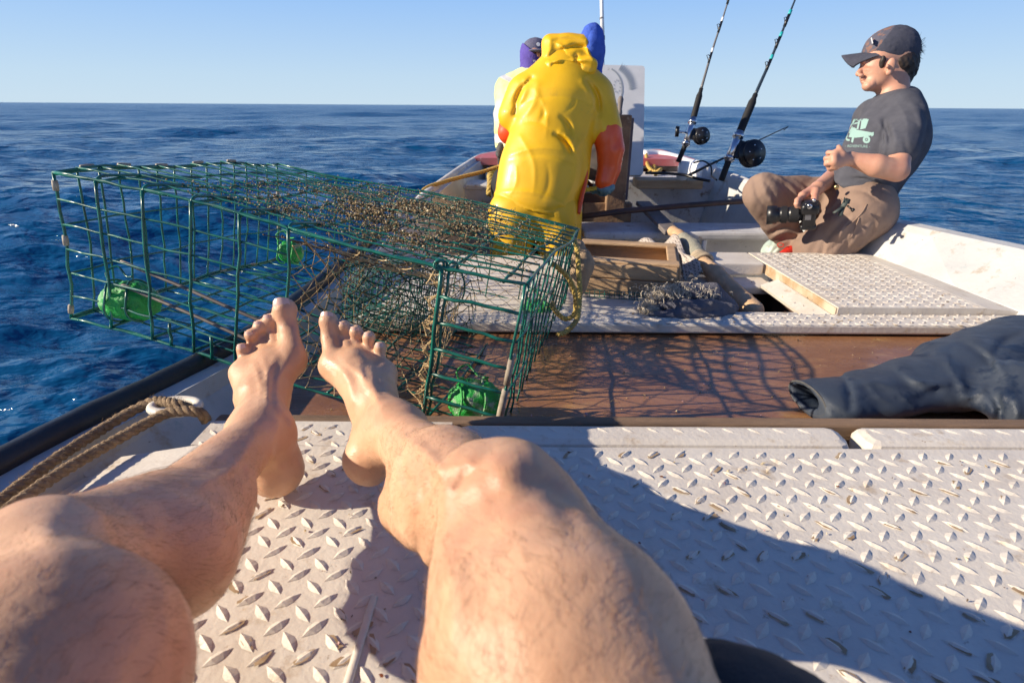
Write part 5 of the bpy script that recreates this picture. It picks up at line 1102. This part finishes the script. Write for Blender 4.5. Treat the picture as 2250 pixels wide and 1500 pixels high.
# rods
def rod(name, label, pts, d, cols, grip0, grip1, reel_at, reel_r, butt_r, loc, group, handle=False, guides=()):
    t = thing(name, label, 'fishing rod', loc, group)
    P = [Ud(x, y, dd) for (x, y, dd) in pts]; P = spline(P, 12); n = len(P)
    ys_ = np.array([p[2] for p in P]); L_ = np.concatenate([[0], np.cumsum(np.linalg.norm(np.diff(P, axis=0), axis=1))]); tot = L_[-1]
    g = [i for i in range(n) if L_[i] <= grip1*tot]; b_ = [i for i in range(n) if L_[i] >= grip1*tot-.02]
    mb = MB(); mb.tube(P[g], [butt_r*(1 if L_[i] < grip0*tot else (1.25 if i < g[-1]-1 else .8)) for i in g], 12); mb.build('grip', blackr, t, True)
    mb = MB(); mb.tube(P[b_], [butt_r*.55*(1-.72*(L_[i]/tot-grip1)/(1-grip1)) for i in b_], 8); mb.build('blank', cols[0], t, True)
    for gx, sgn in guides:
        i = int(np.searchsorted(L_, gx*tot)); i = min(i, n-2); d_ = nrm(P[i+1]-P[i]); s_ = nrm(np.cross(d_, [0, 1, 0]))*sgn; rr_ = .017-.010*gx
        mb = MB(); mb.tube([P[i]-d_*.028, P[i]-d_*.006+s_*rr_*1.1, P[i]+s_*rr_*1.9+d_*.004, P[i]+s_*rr_*1.2+d_*.012, P[i]+d_*.006], .0022, 5)
        mb.tube([P[i]-d_*.035, P[i]+d_*.03], butt_r*.50, 8); mb.build('guide', blackp, t, True)
        mb = MB(); mb.tube([P[i]+d_*.03, P[i]+d_*.055], butt_r*.52, 8); mb.build('wrap', cols[1], t, True)
    i = int(np.searchsorted(L_, reel_at*tot)); c = P[i]; d_ = nrm(P[i+1]-P[i]); s_ = np.array([1., -.25, -.15]); s_ = nrm(s_-d_*np.dot(s_, d_))
    mb = MB(); mb.tube([c-d_*.075, c+d_*.09], butt_r*1.25, 12); mb.tube([c+d_*.055, c+d_*.075], butt_r*1.7, 12); mb.tube([c-d_*.065, c-d_*.05], butt_r*1.7, 12); mb.build('reel_seat', chrome, t, True)
    rc = c+s_*(reel_r*1.15+butt_r); ax_ = nrm(np.array([.35, -1, .25])); w_ = reel_r*.75
    R_ = MB(); R_.lathe([(0, reel_r*.3), (0, reel_r*.97), (.006, reel_r), (.014, reel_r), (.016, reel_r*.62), (w_-.012, reel_r*.62), (w_-.010, reel_r), (w_, reel_r*.95), (w_+.004, reel_r*.5), (w_+.012, reel_r*.4), (w_+.014, reel_r*.1)], rc-ax_*w_*.5, rc+ax_, 30); rl = R_.build('reel', blackp, t, True)
    mb = MB(); mb.box(c+s_*.5*butt_r*3, (butt_r*2.4, butt_r*1.4, reel_r*1.3), np.stack([s_, nrm(np.cross(d_, s_)), d_], 1), .002); mb.build('reel_foot', blackp, rl)
    for k in range(5):
        a_ = k*1.26+.3; u_ = nrm(np.cross(ax_, d_)); v_ = np.cross(ax_, u_); q_ = rc+ax_*(w_*.5+.001)+(u_*math.cos(a_)+v_*math.sin(a_))*reel_r*.55
        mb = MB(); mb.lathe([(0, .004), (.003, .004), (.004, .002)], q_, q_+ax_, 8); mb.build('screw', chrome, rl, True)
    if handle:
        h0 = c-s_*.012; h1 = c-s_*.075+np.array([0, -.03, -.005]); mb = MB(); mb.tube([h0, h1], .006, 8); mb.build('crank', chrome, rl, True); mb = MB(); mb.tube([h1+np.array([0, 0, .028]), h1-np.array([0, 0, .028])], .011, 10); mb.build('knob', blackp, rl, True)
    return t
grp = 'tall fishing rods standing on the right bow'
rod_a = rod('fishing_rod', 'tall fishing rod with silvery blank and small reel, nearer the white board', [(1490, 356, 3.25), (1512, 300, 3.22), (1541, 195, 3.2), (1565, 112, 3.2), (1599, 5, 3.2), (1622, -90, 3.2)], 3.2, (M('grey_blank', (.16, .15, .14), None, rough=.35), white_p), .20, .36, .13, .048, .014, Ud(1490, 360, 3.25), grp, True, ((.50, 1), (.645, 1), (.80, 1), (.93, 1)))
rod_b = rod('fishing_rod', 'tall fishing rod with teal wraps and large black reel beside the seated man', [(1585, 396, 3.0), (1612, 325, 2.98), (1660, 208, 2.97), (1692, 135, 2.97), (1747, 0, 2.97), (1785, -100, 2.97)], 3.0, (M('dark_blank', (.03, .045, .06), None, rough=.3), teal), .18, .38, .13, .070, .0165, Ud(1585, 396, 3.0), grp, False, ((.50, 1), (.60, 1), (.70, 1), (.83, 1), (.93, 1)))
mb = MB(); P = spline([Ud(1508, 388, 3.3), Ud(1560, 362, 3.3), Ud(1600, 343, 3.3), Ud(1660, 312, 3.35), Ud(1732, 278, 3.4)], 8); mb.tube(P, np.linspace(.009, .0022, len(P)), 8)
lr = thing('boat_rod', 'thin black fishing rod leaning low behind the large reel', 'fishing rod', Ud(1508, 392, 3.3)); mb.build('blank', blackp, lr, True)
for t_ in (.35, .55, .75, .98):
    i = int(t_*(len(P)-1)); mb = MB(); mb.tube([P[i], P[i]-np.array([0, 0, .012]), P[min(i+1, len(P)-1)]], .0022, 5); mb.build('guide', blackp, lr)
mb = MB(); a = Ud(1498, 378, 3.28); mb.tube([a-np.array([0, 0, .05]), a+np.array([.01, 0, .06])], .03, 16); mb.build('rod_holder', white_p, boat, True)
# black cable around the rod butts
mb = MB(); mb.tube(spline([Ud(1418, 380, 3.2), Ud(1460, 381, 3.2), Ud(1500, 384, 3.2), Ud(1530, 392, 3.15), Ud(1560, 398, 3.1)]), .008, 8); mb.tube(spline([Ud(1524, 358, 3.2), Ud(1545, 354, 3.2), Ud(1562, 366, 3.18), Ud(1564, 386, 3.15), Ud(1575, 396, 3.1)]), .005, 6)
tag(mb.build('black_hose', blackp, None, True), 'black hose trailing over the right bow below the rods', 'hose')
mb = MB(); twisted(mb, spline([Ud(1420, 340, 3.9), Ud(1424, 365, 3.8), Ud(1440, 378, 3.7), Ud(1452, 372, 3.7), Ud(1440, 384, 3.6)]), .012, pitch=.07); twisted(mb, spline([Ud(1432, 350, 3.9), Ud(1438, 372, 3.8), Ud(1425, 380, 3.7)]), .012, pitch=.07)
tag(mb.build('bow_line', rope_y, None, True), 'yellow rope tied over the right bow rail', 'rope')

# ------------------------------------------------------------------ loose gear amidships
# long dark pole lying across the well, and a grey plank
mb = MB(); mb.tube([Ud(1262, 478, 2.75), Ud(1360, 465, 2.8), Ud(1500, 452, 2.85), Ud(1660, 440, 2.9)], [.018, .020, .020, .019], 10, flat=.7)
tag(mb.build('dark_pole', wood_dark, None, True), 'long dark wooden pole lying across the well behind the thwart', 'pole')
mb = MB(); a, b = Ud(1412, 446, 3.05), Ud(1478, 512, 2.62); X = nrm(b-a); Yv = nrm(np.cross([0, 0, 1.], X)); mb.box((a+b)/2, (np.linalg.norm(b-a), .075, .022), np.stack([X, Yv, np.cross(X, Yv)], 1), .004)
tag(mb.build('grey_plank', wood_grey, None), 'grey plank sloping from the forward deck down onto the thwart', 'plank')
# driftwood pole
dp = thing('wooden_pole', 'thick pale wooden pole lying across the open hatch with cloth wound round it', 'pole', Ud(1660, 690, 1.75))
pa, pb_ = Ud(1478, 508, 2.40), Ud(1652, 684, 1.74)
S = Sculpt(np.minimum(pa, pb_)-.08, np.maximum(pa, pb_)+.08, .0042); n = 12; P = [pa*(1-t)+pb_*t+np.array([.006*math.sin(t*9), 0, .005*math.sin(t*13)]) for t in np.linspace(0, 1, n)]
S.chain(P, [.022+.012*t+.002*math.sin(t*31) for t in np.linspace(0, 1, n)], .005); S.noise(.0010, .02, stretch=(.3, .3, 1), seed=70, ridge=True); S.build('shaft', wood_drift, dp)
mb = MB(); c_ = pb_; d_ = nrm(pb_-pa)
for k in range(16): a_ = k*.4; q_ = c_+d_*.031+.010*np.array([math.cos(a_*3), 0, math.sin(a_*3)])*(k/16+.4); mb.tube([q_, q_+np.array([.004*math.cos(k), -.004, .004*math.sin(k)])], .0016, 4)
mb.build('splintered_end', wood_dark, dp)
S = Sculpt(np.minimum(P[1], P[7])-.07, np.maximum(P[1], P[7])+.07, .0042); S.chain([P[1]*.3+P[2]*.7, P[3], P[5]*.6+P[4]*.4], [.030, .040, .036], .01); S.noise(.0022, .05, seed=71, ridge=True); S.build('cloth_wrap', M('green_grey_cloth', (.38, .36, .28), (.28, .27, .21), 30, .9, bump=.5, bscale=250), dp)
mb = MB(); q_ = P[5]
u_ = nrm(np.cross(d_, [0, 0, 1.])); v_ = np.cross(u_, d_)
for k in (-1.5, -.5, .5, 1.5): mb.tube([q_+d_*k*.012+(u_*math.cos(t)+v_*math.sin(t))*(.036+.002*math.sin(t*3+k)) for t in np.linspace(0, 2*math.pi, 25)[:-1]], .0065, 7, closed=True)
mb.build('binding', M('tan_binding', (.50, .40, .28), (.38, .30, .2), 50, .9), dp, True)
# wooden bait crate
cr = thing('wooden_crate', 'weathered wooden crate standing on the white deck behind the green trap', 'crate', Ud(1400, 680, 1.62))
x0, x1, y0, y1, z0, z1 = .215, .525, 1.66, 1.96, -.08, .062
Rz = rotm(0, 0, -.22); cc = np.array([(x0+x1)/2, (y0+y1)/2, 0])
def cbox(nm, cx, cy, cz, sx_, sy_, sz_, bev=.004):
    mb = MB(); mb.box(cc+Rz@np.array([cx, cy, -.08+(cz+.06)*.78+.004]), (sx_, sy_, sz_*.78), Rz, bev); return mb.build(nm, wood_crate, cr)
W_, D__ = x1-x0, y1-y0
cbox('side_board', 0, -D__/2, -.028, W_, .020, .062); cbox('side_board', 0, -D__/2+.002, .034, W_, .018, .056); cbox('side_board', 0, D__/2, .0, W_, .02, .12)
cbox('side_board', -W_/2, 0, .0, .02, D__, .12); cbox('side_board', W_/2, 0, -.002, .02, D__-.022, .115); cbox('rim', 0, -D__/2+.025, .066, W_+.01, .05, .014); cbox('rim', 0, D__/2-.03, .066, W_+.01, .045, .014); cbox('rim', W_/2-.016, 0, .0665, .030, D__-.10, .014); cbox('bottom', 0, 0, -.06, W_-.03, D__-.03, .012)
mb = MB()
for k in range(22): u = x0+.02+k*.0145; mb.tube([(u, 1.655-(u-x0)*.2, -.079), (u, 1.655-(u-x0)*.2, -.055)], .0013, 4)
for k in range(3): mb.tube([(x0, 1.655, -.078+k*.011), (x1+.04, 1.585, -.078+k*.011)], .0013, 4)
mb.build('mesh_strip', grn_wire, cr)
S = Sculpt((.14, 1.52, -.06), (.30, 1.72, .16), .005); S.chain([(.185, 1.60, .075), (.20, 1.585, .04), (.19, 1.59, -.02)], [.035, .045, .04], .03, sq=(np.array([1., 0, 0]), .7)); S.noise(.004, .07, seed=72, ridge=True); solid('sack_cloth', S, M('tan_sacking', (.42, .30, .19), (.30, .21, .13), 40, .95, bump=.5, bscale=250), 'tan sacking draped over the left end of the wooden crate', 'cloth')
# mesh cloth over the crate's far side
V = []; F = []; ni, nj = 34, 24
A0, A1, B0, B1 = Ud(1395, 538, 2.18), Ud(1478, 522, 2.25), Ud(1492, 585, 1.93), Ud(1545, 600, 1.95)
for i in range(ni):
    for j in range(nj):
        s_, t_ = i/(ni-1), j/(nj-1); p = (A0*(1-s_)+A1*s_)*(1-t_)+(B0*(1-s_)+B1*s_)*t_; p = p+np.array([0, 0, .022*math.sin(s_*7+t_*2)+.018*math.sin(s_*13-t_*5)*t_-.03*t_*t_*s_+.01*math.sin(t_*9)]); V.append(p)
nv = len(V); V += [v-np.array([0, 0, .004]) for v in V]
for i in range(ni-1):
    for j in range(nj-1): a = i*nj+j; F += [(a, a+nj, a+nj+1, a+1), (nv+a, nv+a+1, nv+a+nj+1, nv+a+nj)]
for i in range(ni-1): a = i*nj; F.append((a, nv+a, nv+a+nj, a+nj)); a = i*nj+nj-1; F.append((a, a+nj, nv+a+nj, nv+a))
for j in range(nj-1): a = j; F.append((a, a+1, nv+a+1, nv+a)); a = (ni-1)*nj+j; F.append((a, nv+a, nv+a+1, a+1))
knit = bpy.data.materials.new('knitted_mesh'); knit.use_nodes = True; nt = knit.node_tree; b = nt.nodes['Principled BSDF']; b.inputs['Roughness'].default_value = .9
tc = nt.nodes.new('ShaderNodeTexCoord'); vo = nt.nodes.new('ShaderNodeTexVoronoi'); vo.inputs['Scale'].default_value = 120; vo.inputs['Randomness'].default_value = .25; nt.links.new(tc.outputs['Object'], vo.inputs['Vector'])
rp = nt.nodes.new('ShaderNodeValToRGB'); rp.color_ramp.elements[0].color = (.07, .055, .05, 1); rp.color_ramp.elements[1].color = (.50, .43, .37, 1); rp.color_ramp.elements[0].position = .25; rp.color_ramp.elements[1].position = .45
nt.links.new(vo.outputs['Distance'], rp.inputs[0]); nt.links.new(rp.outputs[0], b.inputs['Base Color'])
tag(link_mesh('net_cloth', V, F, knit, None, True), 'pale knitted mesh cloth draped between the crate and the wooden pole', 'cloth')
# rag bundle
c0 = Ud(1530, 665, 1.62)
rb = thing('rag_bundle', 'bundle of dark blue rag with pale frayed threads on the deck strip', 'rag', (c0[0], c0[1], -.08))
S = Sculpt(c0-np.array([.20, .12, .09]), c0+np.array([.20, .14, .11]), .004)
S.chain([Ud(1440, 675, 1.62), Ud(1500, 655, 1.64), Ud(1560, 655, 1.66), Ud(1600, 675, 1.66)], [.022, .042, .044, .028], .03)
S.chain([Ud(1430, 690, 1.58), Ud(1510, 694, 1.57), Ud(1585, 690, 1.59), Ud(1612, 682, 1.62)], [.010, .014, .014, .010], .012); S.chain([Ud(1432, 668, 1.62), Ud(1500, 668, 1.575), Ud(1560, 666, 1.58), Ud(1605, 674, 1.6)], [.010, .014, .013, .010], .012)
S.chain([Ud(1445, 655, 1.64), Ud(1520, 645, 1.60), Ud(1575, 652, 1.62)], [.010, .012, .010], .012); S.chain([Ud(1470, 681, 1.575), Ud(1540, 676, 1.57), Ud(1610, 680, 1.6)], [.006, .008, .006], .01, )
S.noise(.0045, .07, seed=74, ridge=True); S.noise(.0015, .025, seed=75, ridge=True)
S.build('rag', cloth_db, rb)
mb = MB()
for k in range(1300):
    g_ = Ud(1490+random.gauss(0, 34), 642+random.gauss(0, 8), 1.61+random.gauss(0, .015)) if k < 900 else Ud(1425+random.gauss(0, 9), 676+random.gauss(0, 9), 1.60+random.gauss(0, .01)); 
    P = [g_]; d_ = nrm(RNG.normal(size=3))
    for q in range(6): d_ = nrm(d_+RNG.normal(size=3)*.9+np.array([0, -.1, -.4])); P.append(P[-1]+d_*.0048)
    mb.tube(P, .00075, 3, cap=False)
mb.build('frayed_threads', fray, rb)
# pale bag by the red shoe
S = sc([Ud(1670, 515, 2.3), Ud(1745, 575, 2.3), Ud(1670, 515, 2.6), Ud(1745, 575, 2.6)], .004); S.ell(Ud(1706, 560, 2.46), (.065, .05, .065), .03); S.cone(Ud(1700, 545, 2.46), Ud(1702, 528, 2.46), .035, .014, .03); S.noise(.004, .05, seed=76, ridge=True)
solid('plastic_bag', S, bag_m, 'crumpled pale green plastic bag beside the red shoe', 'bag')
# waterproof trousers lying on the plywood
wt = thing('waterproof_trousers', 'wet slate blue waterproof trousers lying flat on the brown plywood', 'trousers', Uz(2000, 880, -.12))
Z0 = -.112
def gp(x, y, h): return Uz(x, y, Z0+h)
S = Sculpt(Uz(1730, 960, Z0)*np.array([1, 0, 0])+np.array([-.03, .86, Z0-.004]), (1.42, 1.62, Z0+.15), .0052)
Lg = [gp(1768, 878, .034), gp(1830, 878, .032), gp(1930, 864, .032), gp(2040, 842, .034), gp(2150, 808, .038), gp(2290, 768, .042)]
nn = nrm(Lg[-1]-Lg[0]); up_ = np.array([0, 0, 1.])
S.chain(Lg, [.058, .060, .068, .084, .105, .13], .02, sq=(up_, .46), ki=.04)
S.chain([gp(2120, 790, .045), gp(2200, 765, .055), gp(2300, 745, .06)], [.05, .075, .085], .05, sq=(up_, .45))
S.chain([gp(2262, 850, .07), gp(2245, 895, .05), gp(2238, 925, .02)], [.075, .065, .045], .03, sq=(up_, .6))
S.folds([(1840, 815, 1868, 892, -.008, 9), (1850, 835, 1990, 860, .008, 12), (1880, 875, 2080, 868, -.002, 8), (1960, 812, 2060, 850, -.003, 10), (1975, 800, 2080, 838, .010, 12), (2060, 770, 2120, 860, .010, 12), (2085, 765, 2140, 850, -.006, 10), (2140, 745, 2200, 810, .012, 14), (2180, 780, 2240, 730, -.012, 10), (2180, 860, 2200, 920, -.012, 10), (2215, 850, 2235, 925, .010, 12), (1800, 862, 1850, 905, -.005, 7), (2020, 870, 2140, 840, -.003, 9)])
S.folds([(1848, 818, 1872, 890, -.005, 5), (1870, 850, 1985, 846, .006, 6), (1905, 828, 1960, 880, .005, 6), (2040, 770, 2052, 870, -.002, 4), (1975, 806, 2075, 836, .008, 7), (2080, 762, 2135, 855, .008, 7), (2110, 745, 2190, 820, -.008, 7), (2150, 740, 2230, 792, .008, 7), (2195, 860, 2190, 925, -.008, 6), (2225, 830, 2200, 930, .008, 6), (1990, 872, 2160, 846, .006, 6), (2170, 830, 2120, 870, .006, 6), (1800, 846, 1850, 862, .004, 5)], True)
S.noise(.004, .20, stretch=(1, 1, 1), seed=80, ridge=True); S.noise(.0018, .07, seed=81, ridge=True)
cu_ = gp(1766, 876, .034); S.plane(cu_+np.array([.004, 0, 0]), nrm(np.array([-1, -.18, .0])))
S.cone(cu_+np.array([-.08, 0.0, .002]), cu_+np.array([.055, .01, .002]), .050, .032, .006, sq=(up_, .48), op='sub')
S.build('leg', slate, wt)
mb = MB(); ua = nrm(np.array([.18, -1, 0])); mb.tube([cu_+np.array([.006, 0, .002])+ua*.056*math.cos(t)+up_*.026*math.sin(t) for t in np.linspace(0, 2*math.pi, 33)[:-1]], .0022, 6, closed=True); mb.build('cuff', slate_in, wt, True)
# bits of shell and weed on the plywood and deck
mb = MB(); rg = np.random.default_rng(9); bits = [growth_m[2], growth_m[0], M('pinkish_shell', (.55, .32, .32), None, rough=.5), growth_m[1]]
for k in range(420):
    if k < 240: p = np.array([rg.uniform(-.4, 1.35), rg.uniform(.83, 1.41), -.113])
    elif k < 330: p = np.array([rg.uniform(-.4, 1.4), rg.uniform(1.46, 2.1), -.078 if rg.random() < .3 else -.0785])
    else: p = np.array([rg.uniform(-.45, .8), rg.uniform(.3, .7), .001])
    s_ = rg.uniform(.0009, .0030)*(1.6 if rg.random() < .10 else 1); mb.cm = int(rg.choice([0, 1, 2, 3], p=[.3, .3, .12, .28])); A_ = rg.normal(size=(3, 3)); Q, _ = np.linalg.qr(A_)
    mb.add([p+np.array([0, 0, s_*.3])+(Q@(np.array(v_)*np.array([1, rg.uniform(.3, 1), .35])*s_)) for v_ in ((1, 0, 0), (-1, 0, 0), (0, 1, 0), (0, -1, 0), (0, 0, 1), (0, 0, -1))], [(0, 2, 4), (2, 1, 4), (1, 3, 4), (3, 0, 4), (2, 0, 5), (1, 2, 5), (3, 1, 5), (0, 3, 5)])
o = mb.build('shell_debris', bits); o['kind'] = 'stuff'; o['label'] = 'scattered bits of shell and weed on the plywood and decks'
mb = MB()
for k in range(26):
    p = np.array([rg.uniform(-.3, 1.2), rg.uniform(.86, 1.4), -.112]); a_ = rg.uniform(0, 3); mb.tube(spline([p, p+np.array([.01*math.cos(a_), .01*math.sin(a_), .003]), p+np.array([.02*math.cos(a_+.5), .02*math.sin(a_+.5), .001])], 3), .0006, 3, cap=False)
o = mb.build('weed_strands', growth_m[0]); o['kind'] = 'stuff'; o['label'] = 'thin strands of weed on the plywood'
